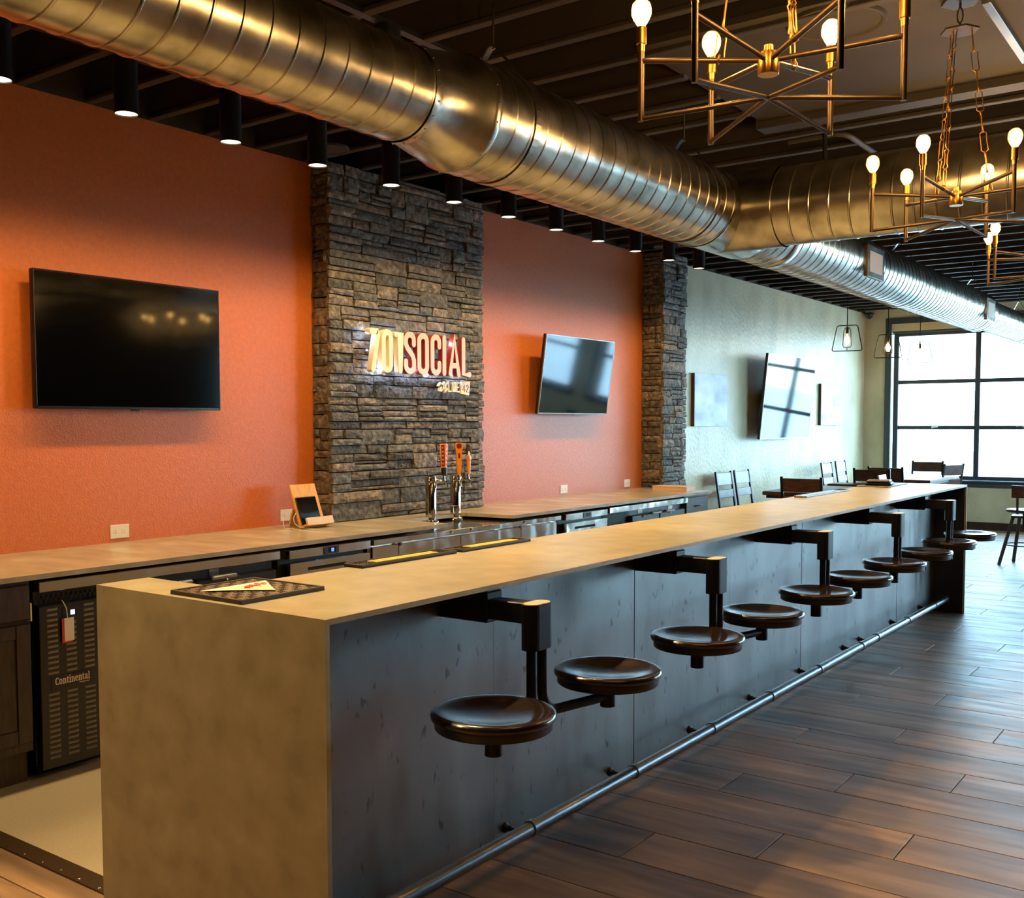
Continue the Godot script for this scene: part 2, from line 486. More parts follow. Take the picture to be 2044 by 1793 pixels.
func floor_planks():
	var fl := structure("floor")
	part(fl, "slab", span(WALL - 0.15, 5.7, -0.12, -0.006, FAR - 0.2, 5.2), M.grout)
	var L := 1.218
	var W := 0.2835
	var meshes := []
	for i in 14:
		var mb := MB.new()
		mb.box(Vector3(L / 2, -0.004, -W / 2), Vector3(L - 0.006, 0.008, W - 0.006), 0.0012)
		var ou := i * 0.37
		var ov := i * 0.61
		mb.uvf = func(p: Vector3) -> Vector2: return Vector2(p.x * 0.22 + ou, p.z * 1.5 + ov + p.y)
		meshes.append(mb.mesh())
	var rest := MB.new()
	var k := 0
	for row in range(-18, 46):
		var z0 := -1.6315 - W * row
		var zl := z0 - W
		if zl < FAR: continue
		var x := 0.517 + 0.406 * row
		x -= ceilf((x + 2.9) / L) * L
		while x < 5.4:
			var x1 := x + L
			var behind := z0 < -0.05 and zl > -7.4 - W   # the bar stands here
			var lo := PANEL - 0.03 if behind else -3.1
			if row == -6 : lo = -3.1
			if x1 > lo + 0.02 and z0 < 4.9:
				var cut := x < lo
				if not cut and zl > -9.4 and in_view(x, x1, z0, zl) and k < 295:
					many(fl, "plank", k, meshes[rng.randi() % 14], M["plank%d" % (rng.randi() % 3)], Vector3(x, 0, z0)); k += 1
				elif cut:
					var mb2 := span(lo, x1 - 0.002, -0.008, 0.0, z0 - 0.002, zl + 0.002, 0.0012)
					var o2 := rng.randf() * 9.0
					mb2.uvf = func(p: Vector3) -> Vector2: return Vector2(p.x * 0.30 + o2, p.z * 1.9 + o2)
					many(fl, "plank", k, mb2.mesh(), M["plank%d" % (rng.randi() % 3)], Vector3.ZERO); k += 1
				else:
					rest.box(Vector3(x + L / 2, -0.004, z0 - W / 2), Vector3(L - 0.006, 0.008, W - 0.006))
			x += L
	rest.uvf = func(p: Vector3) -> Vector2: return Vector2(p.x * 0.30 + floorf(p.z / W) * 0.37, p.z * 1.9)
	part(fl, "far_planks", rest, M.plank1).set_meta("kind", "stuff")
	# behind the bar: grey vinyl with a riveted transition strip
	part(fl, "vinyl_sheet", span(WALL, -0.8, -0.006, 0.001, -0.14, -1.02), M.vinyl)
	part(fl, "vinyl_sheet", span(WALL, -0.3, -0.006, 0.001, -1.024, -7.4), M.vinyl)
	var strip := part(fl, "transition_strip", span(-2.5, -1.04, 0.0, 0.006, -0.06, -0.14, 0.002), M.bronze)
	for i in 12:
		var s := MB.new()
		s.lathe([Vector2(0, 0.003), Vector2(0.005, 0.0015), Vector2(0.006, 0)], 10, Transform3D(Basis(), Vector3(-1.18 - 0.118 * i, 0.006, -0.075)))
		many(strip, "screw", i, s.mesh(), M.chrome, Vector3.ZERO)

func window_unit(called: String, xs: Array, ys: Array, X: Transform3D, sillw: float):
	# xs, ys: centre lines of the bars in the plane of the wall; X puts x, y, depth into the room (z towards the room)
	var o := structure(called)
	o.transform = X
	var fw := 0.075
	var k := 0
	for i in xs.size():
		many(o, "mullion", k, span(xs[i] - fw / 2, xs[i] + fw / 2, ys[0], ys[-1], -0.17, -0.08, 0.006).mesh(), M.frame, Vector3.ZERO); k += 1
	k = 0
	for j in ys.size():
		many(o, "rail", k, span(xs[0] - fw / 2, xs[-1] + fw / 2, ys[j] - 0.03, ys[j] + 0.03, -0.165, -0.085, 0.006).mesh(), M.frame, Vector3.ZERO); k += 1
	k = 0
	for i in xs.size() - 1:
		for j in ys.size() - 1:
			many(o, "pane", k, span(xs[i], xs[i + 1], ys[j], ys[j + 1], -0.127, -0.123).mesh(), M.glass, Vector3.ZERO); k += 1
	# casing: dark boards round the opening, a sill that stands proud
	part(o, "casing", span(xs[0] - 0.14, xs[0] - 0.05, ys[0] - 0.1, ys[-1] + 0.25, 0.0, 0.02, 0.003), M.frame)
	part(o, "casing", span(xs[-1] + 0.05, xs[-1] + 0.14, ys[0] - 0.1, ys[-1] + 0.25, 0.0, 0.02, 0.003), M.frame)
	part(o, "casing", span(xs[0] - 0.14, xs[-1] + 0.14, ys[-1] + 0.16, ys[-1] + 0.25, 0.0, 0.021, 0.003), M.frame)
	part(o, "header", span(xs[0] - 0.05, xs[-1] + 0.05, ys[-1] + 0.02, ys[-1] + 0.16, -0.1, -0.03, 0.003), M.frame)
	part(o, "sill", span(xs[0] - 0.16, xs[-1] + 0.16, ys[0] - 0.055, ys[0] - 0.03, -0.09, 0.06, 0.004), M.frame)
	part(o, "apron", span(xs[0] - 0.14, xs[-1] + 0.14, ys[0] - 0.13, ys[0] - 0.055, 0.0, 0.02, 0.003), M.frame)
	for i in xs.size() - 1:
		var h := MB.new()
		h.bar(Vector3((xs[i] + xs[i + 1]) / 2 - 0.05, ys[1] + 0.0, -0.075), Vector3((xs[i] + xs[i + 1]) / 2 + 0.05, ys[1] + 0.012, -0.055), 0.012, 0.02, 0.002)
		many(o, "handle", i, h.mesh(), M.chrome, Vector3.ZERO)

func wall_with_holes(o: Node3D, X: Transform3D, len0: float, len1: float, holes: Array, m: Material):
	# a wall of thickness 0.2 in the plane z = 0 of X, from x = len0 to len1, with rectangular holes [x0, x1, y0, y1] in order of x
	var x := len0
	var add := func(a: float, b: float, c: float, d: float):
		if b - a > 0.001 and d - c > 0.001:
			var mb := MB.new()
			var q := span(a, b, c, d, -0.2, 0.0)
			mb.v = X * q.v
			mb.n = Transform3D(X.basis, Vector3.ZERO) * q.n
			part(o, "wall_section", mb, m)
	for h in holes:
		add.call(x, h[0], 0.0, 3.75)
		add.call(h[0], h[1], 0.0, h[2])
		add.call(h[0], h[1], h[3], 3.75)
		x = h[1]
	add.call(x, len1, 0.0, 3.75)

func window_walls():
	var X := Transform3D(Basis(), Vector3(0, 0, FAR))
	var wf := structure("wall_far")
	var ys := [0.75, 1.505, 2.2, 2.93]
	wall_with_holes(wf, X, WALL - 0.15, 5.7, [[-2.72, 2.05, 0.7, 2.98], [2.5, 5.0, 0.7, 2.98]], M.beige)
	window_unit("window_1", [-2.66, -1.49, -0.33, 0.83, 1.99], ys, X, 0)
	window_unit("window_2", [2.56, 3.75, 4.94], ys, X, 0)
	var wr := structure("wall_right")
	var XR := Transform3D(Basis(Vector3(0, 0, -1), Vector3.UP, Vector3(-1, 0, 0)), Vector3(5.5, 0, 0))  # x of the wall runs to the far end
	wall_with_holes(wr, XR, -5.2, 14.9, [[9.2, 13.6, 0.7, 2.98]], M.taupe)
	window_unit("window_3", [9.26, 10.68, 12.1, 13.54], ys, XR, 0)
	var b := structure("baseboard_far")
	part(b, "board", span(WALL, 5.5, 0.0, 0.11, FAR, FAR + 0.015, 0.003), M.dark_wood)
	var b2 := structure("baseboard_left")
	part(b2, "board", span(WALL, WALL + 0.015, 0.0, 0.11, FAR, -7.98, 0.003), M.dark_wood)
	var b3 := structure("baseboard_right")
	part(b3, "board", span(5.485, 5.5, 0.0, 0.11, FAR, 5.0, 0.003), M.dark_wood)

func bar_counter():
	var o := thing("bar_counter", "long grey quartz bar with waterfall ends and a blackened steel front", "bar")
	var s := 0.016
	var top := MB.new()
	top.prism(PackedVector2Array([Vector2(0, s), Vector2(-1.035, s), Vector2(-1.035, 0.195), Vector2(-0.665, 0.195), Vector2(-0.665, BARLEN - s), Vector2(0, BARLEN - s)]), -BAR, -BAR + s, Transform3D(Basis(Vector3.RIGHT, Vector3.FORWARD, Vector3.DOWN), Vector3.ZERO))
	part(o, "top_slab", top, M.quartz)
	part(o, "end_slab", span(-1.035, 0, 0, BAR, 0, -s), M.quartz)
	part(o, "end_slab", span(-0.665, 0, 0, BAR, -BARLEN + s, -BARLEN), M.quartz)
	part(o, "far_liner", span(PANEL, -0.014, 0.0, BAR - s, -BARLEN + s, -BARLEN + s + 0.004), M.black_satin)
	part(o, "aisle_side", span(-0.64, PANEL - 0.012, 0.01, BAR - s, -0.2, -BARLEN + s), M.liner)
	part(o, "back_cheek", span(-1.02, -0.665, 0.0, BAR - s, -s, -0.18), M.dark_wood)
	var seams := [-s, -1.078, -2.12, -3.138, -4.18, -5.19, -6.21, -BARLEN + s]
	for i in 7:
		part(o, "steel_sheet", span(PANEL - 0.012, PANEL - (0.0015 if i % 2 else 0.0), 0.004, BAR - s, seams[i] - 0.0012, seams[i + 1] + 0.0012, 0.001), M.steel_panel)

func back_counter():
	# the worktop is cut out in front for the tap towers
	var o := thing("back_counter", "grey quartz worktop along the wall behind the bar, notched for the tap towers", "worktop")
	var P := PackedVector2Array([Vector2(WALL, 0.6), Vector2(CFRONT, 0.6), Vector2(CFRONT, -3.36), Vector2(-2.72, -3.39), Vector2(-2.72, -4.06), Vector2(CFRONT, -4.09), Vector2(CFRONT, -7.40), Vector2(WALL, -7.40)])
	var t := MB.new()
	t.prism(P, -CTOP, -CTOP + 0.023, Transform3D(Basis(Vector3.RIGHT, Vector3.BACK, Vector3.DOWN), Vector3.ZERO))
	part(o, "slab", t, M.counter)

# ------------------------------------------------------------------ ledge stone pillars
func stone_mesh(w: float, h: float, d: float) -> ArrayMesh:   # rough block: x along, y up, z out of the wall; back at z = 0
	var nx := 5 if w > 0.2 else (4 if w > 0.1 else 3)
	var ny := 3
	var m := MB.new()
	var g := []
	var sl := rng.randf_range(-0.006, 0.006)
	for j in ny + 1:
		var r := []
		for i in nx + 1:
			var x := -w / 2 + w * i / nx
			var y := -h / 2 + h * j / ny
			var edge := i == 0 or j == 0 or i == nx or j == ny
			var z := d + sl * y / h + rng.randf_range(-0.004, 0.0045)
			if edge: z -= 0.004 + rng.randf() * 0.005
			else:
				x += rng.randf_range(-0.25, 0.25) * w / nx
				y += rng.randf_range(-0.25, 0.25) * h / ny
			if i == 0: x += rng.randf() * 0.003
			if i == nx: x -= rng.randf() * 0.003
			if j == 0: y += rng.randf() * 0.0025
			if j == ny: y -= rng.randf() * 0.0025
			r.append(Vector3(x, y, z))
		g.append(r)
	for j in ny:
		for i in nx:
			if (i + j) % 2:
				m.flat(g[j][i], g[j][i + 1], g[j + 1][i + 1], Vector3.BACK); m.flat(g[j][i], g[j + 1][i + 1], g[j + 1][i], Vector3.BACK)
			else:
				m.flat(g[j][i], g[j][i + 1], g[j + 1][i], Vector3.BACK); m.flat(g[j][i + 1], g[j + 1][i + 1], g[j + 1][i], Vector3.BACK)
	for i in nx:
		for e in [[0, Vector3.DOWN], [ny, Vector3.UP]]:
			var a: Vector3 = g[e[0]][i]
			var b: Vector3 = g[e[0]][i + 1]
			m.flat(a, b, Vector3(b.x, b.y, 0), e[1]); m.flat(a, Vector3(b.x, b.y, 0), Vector3(a.x, a.y, 0), e[1])
	for j in ny:
		for e in [[0, Vector3.LEFT], [nx, Vector3.RIGHT]]:
			var a: Vector3 = g[j][e[0]]
			var b: Vector3 = g[j + 1][e[0]]
			m.flat(a, b, Vector3(b.x, b.y, 0), e[1]); m.flat(a, Vector3(b.x, b.y, 0), Vector3(a.x, a.y, 0), e[1])
	return m.mesh()

func stone_rects(w: float, h: float, mw: float, mh: float) -> Array:
	var out := []
	var y := 0.0
	var row := 0
	while y < h - 0.01:
		var hh := minf(mh * rng.randf_range(0.8, 1.2), h - y)
		if h - y - hh < 0.06: hh = h - y
		var x := -mw * (0.5 if row % 2 else rng.randf() * 0.25)
		while x < w - 0.01:
			var x0 := maxf(0.0, x)
			var ww := mw * rng.randf_range(0.75, 1.25)
			var x1 := minf(w, x + ww)
			if w - x1 < 0.07: x1 = w; ww = w
			if x1 - x0 > 0.01: split_rect(Rect2(x0, y, x1 - x0, hh), out, 0)
			x += ww
		y += hh; row += 1
	return out

func split_rect(r: Rect2, out: Array, depth: int):
	var w := r.size.x
	var h := r.size.y
	if h > 0.125 or (h > 0.07 and w > 0.17 and rng.randf() < 0.62):
		if w > 0.34 and rng.randf() < 0.42:
			var f := rng.randf_range(0.3, 0.7)
			split_rect(Rect2(r.position, Vector2(w * f, h)), out, depth + 1)
			split_rect(Rect2(r.position + Vector2(w * f, 0), Vector2(w * (1 - f), h)), out, depth + 1)
			return
		var f2 := rng.randf_range(0.32, 0.68)
		split_rect(Rect2(r.position, Vector2(w, h * f2)), out, depth + 1)
		split_rect(Rect2(r.position + Vector2(0, h * f2), Vector2(w, h * (1 - f2))), out, depth + 1)
		return
	if w > 0.5 or (w > 0.26 and h > 0.06 and rng.randf() < 0.5):
		var f3 := rng.randf_range(0.35, 0.65)
		split_rect(Rect2(r.position, Vector2(w * f3, h)), out, depth + 1)
		split_rect(Rect2(r.position + Vector2(w * f3, 0), Vector2(w * (1 - f3), h)), out, depth + 1)
		return
	out.append(r)

func pillar(label: String, z0: float, z1: float, face: float, y0: float, mw: float, mh: float):
	var o := thing("stone_pillar", label, "pillar", Vector3(WALL, 0, (z0 + z1) / 2), 0.0)
	var dz := (z0 - z1)
	part(o, "mortar_core", span(0, face - WALL - 0.03, y0, CEIL - 0.002, dz / 2 - 0.03, -dz / 2 + 0.03), M.mortar)
	var k := 0
	for r in stone_rects(dz, CEIL - y0 - 0.004, mw, mh):
		var me := stone_mesh(r.size.x - 0.004, r.size.y - 0.004, 0.03 + rng.randf_range(-0.010, 0.014))
		var s := many(o, "stone", k, me, M["stone%d" % (rng.randi() % 4)], Vector3(face - WALL - 0.03, y0 + 0.002 + r.position.y + r.size.y / 2, dz / 2 - r.position.x - r.size.x / 2))
		s.rotation.y = PI / 2
		k += 1
	for sd in [1.0, -1.0]:
		if sd < 0.0 and z1 < -7.0: pass
		for r in stone_rects(face - WALL - 0.028, CEIL - y0 - 0.004, 0.22 if sd > 0 else 0.3, mh):
			var me := stone_mesh(r.size.x - 0.004, r.size.y - 0.004, 0.03 + rng.randf_range(-0.008, 0.004))
			var s := many(o, "stone", k, me, M["stone%d" % (rng.randi() % 4)], Vector3(r.position.x + r.size.x / 2, y0 + 0.002 + r.position.y + r.size.y / 2, sd * (dz / 2 - 0.03)))
			if sd < 0: s.rotation.y = PI
			k += 1
		if sd > 0 and k > 290: break

func pillars():
	pillar("wide dark ledge stone pillar behind the taps, bearing the sign", -2.94, -4.595, -2.945, CTOP, 0.62, 0.165)
	pillar("narrow dark ledge stone pillar at the far end of the back counter", -7.46, -7.97, -2.87, CTOP, 0.36, 0.165)

# ------------------------------------------------------------------ duct
func spiral(z0: float, z1: float, r: float, pitch := 0.107, seg := 56) -> MB:   # a tube along z with one raised helical seam
	var m := MB.new()
	var loc := [0.0, 0.004, 0.0085, 0.0125, 0.06, pitch]
	var up := [0.0, 0.0032, 0.0032, 0.0, 0.0, 0.0]
	var rows := []
	for k in range(-1, int((z0 - z1) / pitch) + 1):
		for q in loc.size() - 1:
			rows.append([k * pitch + loc[q], up[q]])
	for i in rows.size() - 1:
		for j in seg:
			var q := []
			for e in [[i, j], [i, j + 1], [i + 1, j + 1], [i + 1, j]]:
				var an: float = TAU * e[1] / seg
				var zz: float = clampf(rows[e[0]][0] + pitch * e[1] / seg, 0.0, z0 - z1)
				q.append([Vector3(cos(an), sin(an), 0) * (r + rows[e[0]][1]) + Vector3(0, 0, z0 - zz), Vector3(cos(an), sin(an), 0)])
			var sl: float = rows[i + 1][1] - rows[i][1]
			var ax := Vector3(0, 0, 0)
			if absf(sl) > 0.001: ax = Vector3(0, 0, signf(sl) * 0.8)
			m.tri(q[0][0], q[1][0], q[2][0], (q[0][1] + ax).normalized(), (q[1][1] + ax).normalized(), (q[2][1] + ax).normalized())
			m.tri(q[0][0], q[2][0], q[3][0], (q[0][1] + ax).normalized(), (q[2][1] + ax).normalized(), (q[3][1] + ax).normalized())
	return m

func duct():
	var o := thing("spiral_duct", "big galvanized spiral duct running along the room under the ceiling", "duct", Vector3(DUCT.x, DUCT.y, 0))
	var AX := Basis(Vector3.RIGHT, Vector3.BACK, Vector3.DOWN)   # lathe axis y -> world z
	part(o, "duct_section", spiral(5.0, -1.02, 0.171), M.galv)
	var red := MB.new()
	red.lathe([Vector2(0.221, -1.335), Vector2(0.2245, -1.33), Vector2(0.224, -1.295), Vector2(0.22, -1.29), Vector2(0.173, -1.04), Vector2(0.176, -1.035), Vector2(0.176, -1.0)], 56, Transform3D(AX, Vector3.ZERO))
	part(o, "reducer", red, M.galv)
	part(o, "duct_section", spiral(-1.325, -3.5, 0.22), M.galv)
	var tee := MB.new()
	tee.lathe([Vector2(0.214, -4.09), Vector2(0.214, -4.055), Vector2(0.22, -4.05), Vector2(0.22, -3.505), Vector2(0.224, -3.5), Vector2(0.224, -3.47)], 56, Transform3D(AX, Vector3.ZERO))
	part(o, "tee_body", tee, M.galv)
	part(o, "duct_section", spiral(-4.06, -10.42, 0.21), M.galv)
	var red2 := MB.new()
	red2.lathe([Vector2(0.175, -10.64), Vector2(0.176, -10.6), Vector2(0.214, -10.42), Vector2(0.214, -10.38)], 56, Transform3D(AX, Vector3.ZERO))
	part(o, "reducer", red2, M.galv)
	part(o, "duct_section", spiral(-10.6, FAR, 0.171), M.galv)
	for zc in [-4.52]:
		var cp := MB.new()
		cp.lathe([Vector2(0.211, zc - 0.05), Vector2(0.2155, zc - 0.045), Vector2(0.2155, zc + 0.045), Vector2(0.211, zc + 0.05)], 56, Transform3D(AX, Vector3.ZERO))
		part(o, "coupling", cp, M.galv)
	# branch to the right, a full-size tee with a mitred saddle
	var br := part(o, "branch_section", spiral(6.0, 0.34, 0.215), M.galv, Vector3(0, 0, -3.78))
	br.rotation.y = PI / 2
	var sad := MB.new()
	var pr := []
	for j in 57:
		var an := TAU * j / 56
		var yy := 0.222 * sin(an)
		pr.append([Vector3(sqrt(maxf(0.0, 0.22 * 0.22 - yy * yy)) * 1.0 - 0.005, yy, 0.222 * cos(an)), Vector3(0, sin(an), cos(an))])
	for j in 56:
		var a: Array = pr[j]
		var b: Array = pr[j + 1]
		var a2 := Vector3(0.38, a[0].y, a[0].z)
		var b2 := Vector3(0.38, b[0].y, b[0].z)
		sad.tri(a[0], b[0], b2, a[1], b[1], b[1]); sad.tri(a[0], b2, a2, a[1], b[1], a[1])
	part(o, "tee_saddle", sad, M.galv, Vector3(0, 0, -3.78))
	# screws round the reducer's collars
	var sc := MB.new()
	for j in 20:
		var an := TAU * j / 20.0
		for e in [[0.176, -1.02], [0.2245, -1.31]]:
			sc.ball(Vector3(cos(an) * e[0], sin(an) * e[0], e[1]), Vector3.ONE * 0.004, 8, 5)
	part(o, "collar_screws", sc, M.chrome)
	# air registers on the room side
	for e in [[0.21, -6.0, 0.05], [0.21, -10.0, 0.06]]:
		var vt := part(o, "register_frame", span(-0.008, 0.022, -0.115, 0.115, -0.2, 0.2, 0.004), M.galv, Vector3(e[0] - 0.004, -0.03, e[1]))
		part(vt, "register_damper", span(0.016, 0.024, -0.075, 0.075, -0.15, 0.15, 0.002), M.pale_wood)
	# hangers: a rod and a strap round the duct
	for e in [[-1.573, 0.22], [-3.3, 0.22], [-7.4, 0.21], [-10.17, 0.21], [-12.8, 0.171]]:
		var h := MB.new()
		h.tube([Vector3(0, 0.315, e[0]), Vector3(0, CEIL - DUCT.y, e[0])], 0.005, 8)
		var rod := part(o, "hanger_rod", h, M.chrome)
		var st := MB.new()
		var P := []
		for j in 41:
			var an := deg_to_rad(50.0 - 280.0 * j / 40.0)
			P.append(Vector3(cos(an) * (e[1] + 0.004), sin(an) * (e[1] + 0.004), e[0]))
		P.push_front(Vector3(0.012, 0.325, e[0])); P.append(Vector3(-0.012, 0.325, e[0]))
		for j in P.size():
			var b: Vector3 = P[(j + 1) % P.size()]
			st.bar(P[j], b, 0.035, 0.0025, 0.0, Vector3(-P[j].y, P[j].x, 0).cross(Vector3(0, 0, 1)) if false else Vector3((P[j].x + b.x), (P[j].y + b.y), 0).normalized())
		part(rod, "hanger_strap", st, M.galv)

# ------------------------------------------------------------------ lamps
func canister(label: String, at: Vector3, energy: float, group := "", cone := 72.0, lean := 0.0) -> Node3D:
	var o := thing("downlight", label, "ceiling light", at, 0.0, group)
	var b := MB.new()
	b.lathe([Vector2(0.0495, 0.012), Vector2(0.051, 0.0), Vector2(0.055, 0.0), Vector2(0.055, 0.262), Vector2(0.0, 0.262)], 32)
	part(o, "housing", b, M.black_satin)
	var l := MB.new()
	l.lathe([Vector2(0.0, 0.004), Vector2(0.0495, 0.006), Vector2(0.0495, 0.02), Vector2(0.0, 0.02)], 28)
	part(o, "lens", l, M.lens)
	var s := SpotLight3D.new(); s.name = "beam"
	s.light_color = WARM; s.light_energy = energy
	s.spot_angle = cone; s.spot_angle_attenuation = 0.75 if lean == 0.0 else 0.35; s.spot_range = 20.0; s.spot_attenuation = 2.0
	s.light_size = 0.04; s.shadow_enabled = true
	s.basis = Basis(Vector3.BACK, deg_to_rad(lean)) * Basis(Vector3.RIGHT, -PI / 2); s.position.y = -0.004
	o.add_child(s)
	return o

func downlights():
	var nth := ["first from the left in the row", "second from the left in the row", "third from the left in the row", "fourth from the left in the row", "fifth from the left in the row", "sixth from the left in the row", "seventh from the left in the row", "eighth from the left in the row", "ninth from the left in the row", "tenth from the left in the row", "eleventh from the left in the row", "last at the right of the row"]
	for i in 12:
		canister("black cylinder ceiling light before the wall, " + nth[i], Vector3(-2.34, 3.018, -0.435 - 0.6085 * i), 1.3, "downlights along the wall")
	for i in 2:
		canister("black cylinder ceiling light past the photo's left edge, " + ["nearer one", "farther one"][1 - i], Vector3(-2.34, 3.018, -0.435 + 0.6085 * (i + 1)), 1.3, "downlights along the wall")
	for i in 9:
		canister("black cylinder ceiling light hidden by the duct, " + nth[i].replace("left in the row", "near end"), Vector3(-1.12, 3.018, 3.5 - 1.25 * i), 5.2, "downlights hidden by the duct", 38.0, 22.0)

func chandelier(label: String, x: float, z: float, phase: float, odd: int):
	var o := thing("chandelier", label, "chandelier", Vector3(x, 0, z), 0.0)
	var R := 0.326
	var hub := MB.new()
	hub.lathe([Vector2(0, 2.470), Vector2(0.026, 2.470), Vector2(0.027, 2.472), Vector2(0.027, 2.505), Vector2(0.02, 2.528), Vector2(0.012, 2.530), Vector2(0.011, 2.545), Vector2(0, 2.545)], 24)
	part(o, "hub", hub, M.brass)
	for k in 6:
		var d := Vector3(cos(phase + k * PI / 3), 0, sin(phase + k * PI / 3))
		var e := d * R
		var up := MB.new()
		up.tube([d * 0.02 + Vector3(0, 2.508, 0), e + Vector3(0, 2.536, 0)], 0.0075, 10)
		part(o, "arm", up, M.bronze)
		var rod := MB.new()
		rod.tube([e + Vector3(0, 2.378, 0), e + Vector3(0, 2.565, 0)], 0.008, 10)
		part(o, "upright", rod, M.bronze)
		var lo := MB.new()
		lo.tube([Vector3(0, 2.413, 0), e + Vector3(0, 2.385, 0)], 0.0065, 10)
		part(o, "lower_arm", lo, M.bronze)
		var so := MB.new()
		so.lathe([Vector2(0, 2.56), Vector2(0.009, 2.56), Vector2(0.010, 2.578), Vector2(0.0135, 2.579), Vector2(0.0135, 2.622), Vector2(0.0, 2.622)], 16, Transform3D(Basis(), e))
		part(o, "socket", so, M.brass)
		var bu := MB.new()
		bu.lathe([Vector2(0.008, 2.618), Vector2(0.011, 2.626), Vector2(0.020, 2.640), Vector2(0.0262, 2.654), Vector2(0.0272, 2.666), Vector2(0.024, 2.682), Vector2(0.014, 2.693), Vector2(0, 2.697)], 24, Transform3D(Basis(), e))
		var bulb := part(o, "bulb", bu, M.bulb_glass)
		var fi := MB.new()
		fi.ball(e + Vector3(0, 2.659, 0), Vector3(0.0205, 0.028, 0.0205), 14, 10)
		part(bulb, "filament", fi, M.filament)
		var l := OmniLight3D.new(); l.name = "bulb_light"
		l.light_color = Color(1.0, 0.78, 0.48); l.light_energy = 0.26; l.omni_range = 20.0; l.omni_attenuation = 2.0; l.light_size = 0.015; l.shadow_enabled = true
		l.position = e + Vector3(0, 2.657, 0)
		bulb.add_child(l)
	# canopy, hook and chain plate
	var hexa := PackedVector2Array()
	for k in 6: hexa.append(Vector2.from_angle(k * PI / 3) * 0.075)
	var FL := Transform3D(Basis(Vector3.RIGHT, Vector3.FORWARD, Vector3.UP), Vector3.ZERO)
	var ca := MB.new(); ca.prism(hexa, 3.284, 3.305, FL)
	part(o, "canopy", ca, M.bronze)
	var hk := MB.new()
	hk.tube(range(20).map(func(i): return Vector3(0.011 * cos(TAU * i / 20), 3.235 + 0.03 * sin(TAU * i / 20), 0)), 0.0032, 8, true)
	hk.tube([Vector3(0, 3.262, 0), Vector3(0, 3.285, 0)], 0.005, 8)
	hk.tube([Vector3(0, 3.176, 0), Vector3(0, 3.208, 0)], 0.005, 8)
	part(o, "hook", hk, M.bronze)
	var pl := MB.new(); pl.prism(hexa, 3.17, 3.177, FL)
	part(o, "chain_plate", pl, M.bronze)
	for q in 3:
		var an := phase + (odd + 2 * q) * PI / 3
		var d2 := Vector3(cos(an), 0, sin(an))
		var a := d2 * 0.125 + Vector3(0, 2.518, 0)
		var b := d2 * 0.045 + Vector3(0, 3.17, 0)
		var dir := (b - a).normalized()
		var ring := MB.new()
		ring.tube(range(14).map(func(i): return a + Vector3.UP.cross(d2) * 0.011 * cos(TAU * i / 14) + dir * (0.003 + 0.011 * sin(TAU * i / 14))), 0.0022, 6, true)
		var ch := part(o, "chain", ring, M.chain)
		var n := 8
		var ll := (b - a).length() / n
		for i in n:
			var sd := (Vector3.UP.cross(d2) if i % 2 else d2.slide(dir)).normalized()
			var c := a + dir * ll * (i + 0.5)
			var P := []
			var wd := 0.013 if i % 2 == 0 else 0.009
			for e2 in [[-0.5, 0.0], [-0.38, 1.0], [-0.2, 0.55 if i % 2 else 0.9], [0.2, 0.55 if i % 2 else 0.9], [0.38, 1.0], [0.5, 0.0], [0.38, -1.0], [0.2, -0.55 if i % 2 else -0.9], [-0.2, -0.55 if i % 2 else -0.9], [-0.38, -1.0]]:
				P.append(c + dir * ll * 1.08 * e2[0] + sd * wd * e2[1])
			var li := MB.new(); li.tube(P, 0.0022, 6, true)
			many(ch, "link", i, li.mesh(), M.chain, Vector3.ZERO)

func chandeliers():
	chandelier("bronze open frame chandelier at the top edge, nearest and largest", 0.905, -0.709, 2.775, 0)
	chandelier("bronze open frame chandelier with its chains and plate in view, middle one", 0.905, -2.725, 2.775, 1)
	chandelier("bronze open frame chandelier farthest back, below the branch duct at right edge", 0.93, -4.75, 2.32, 0)

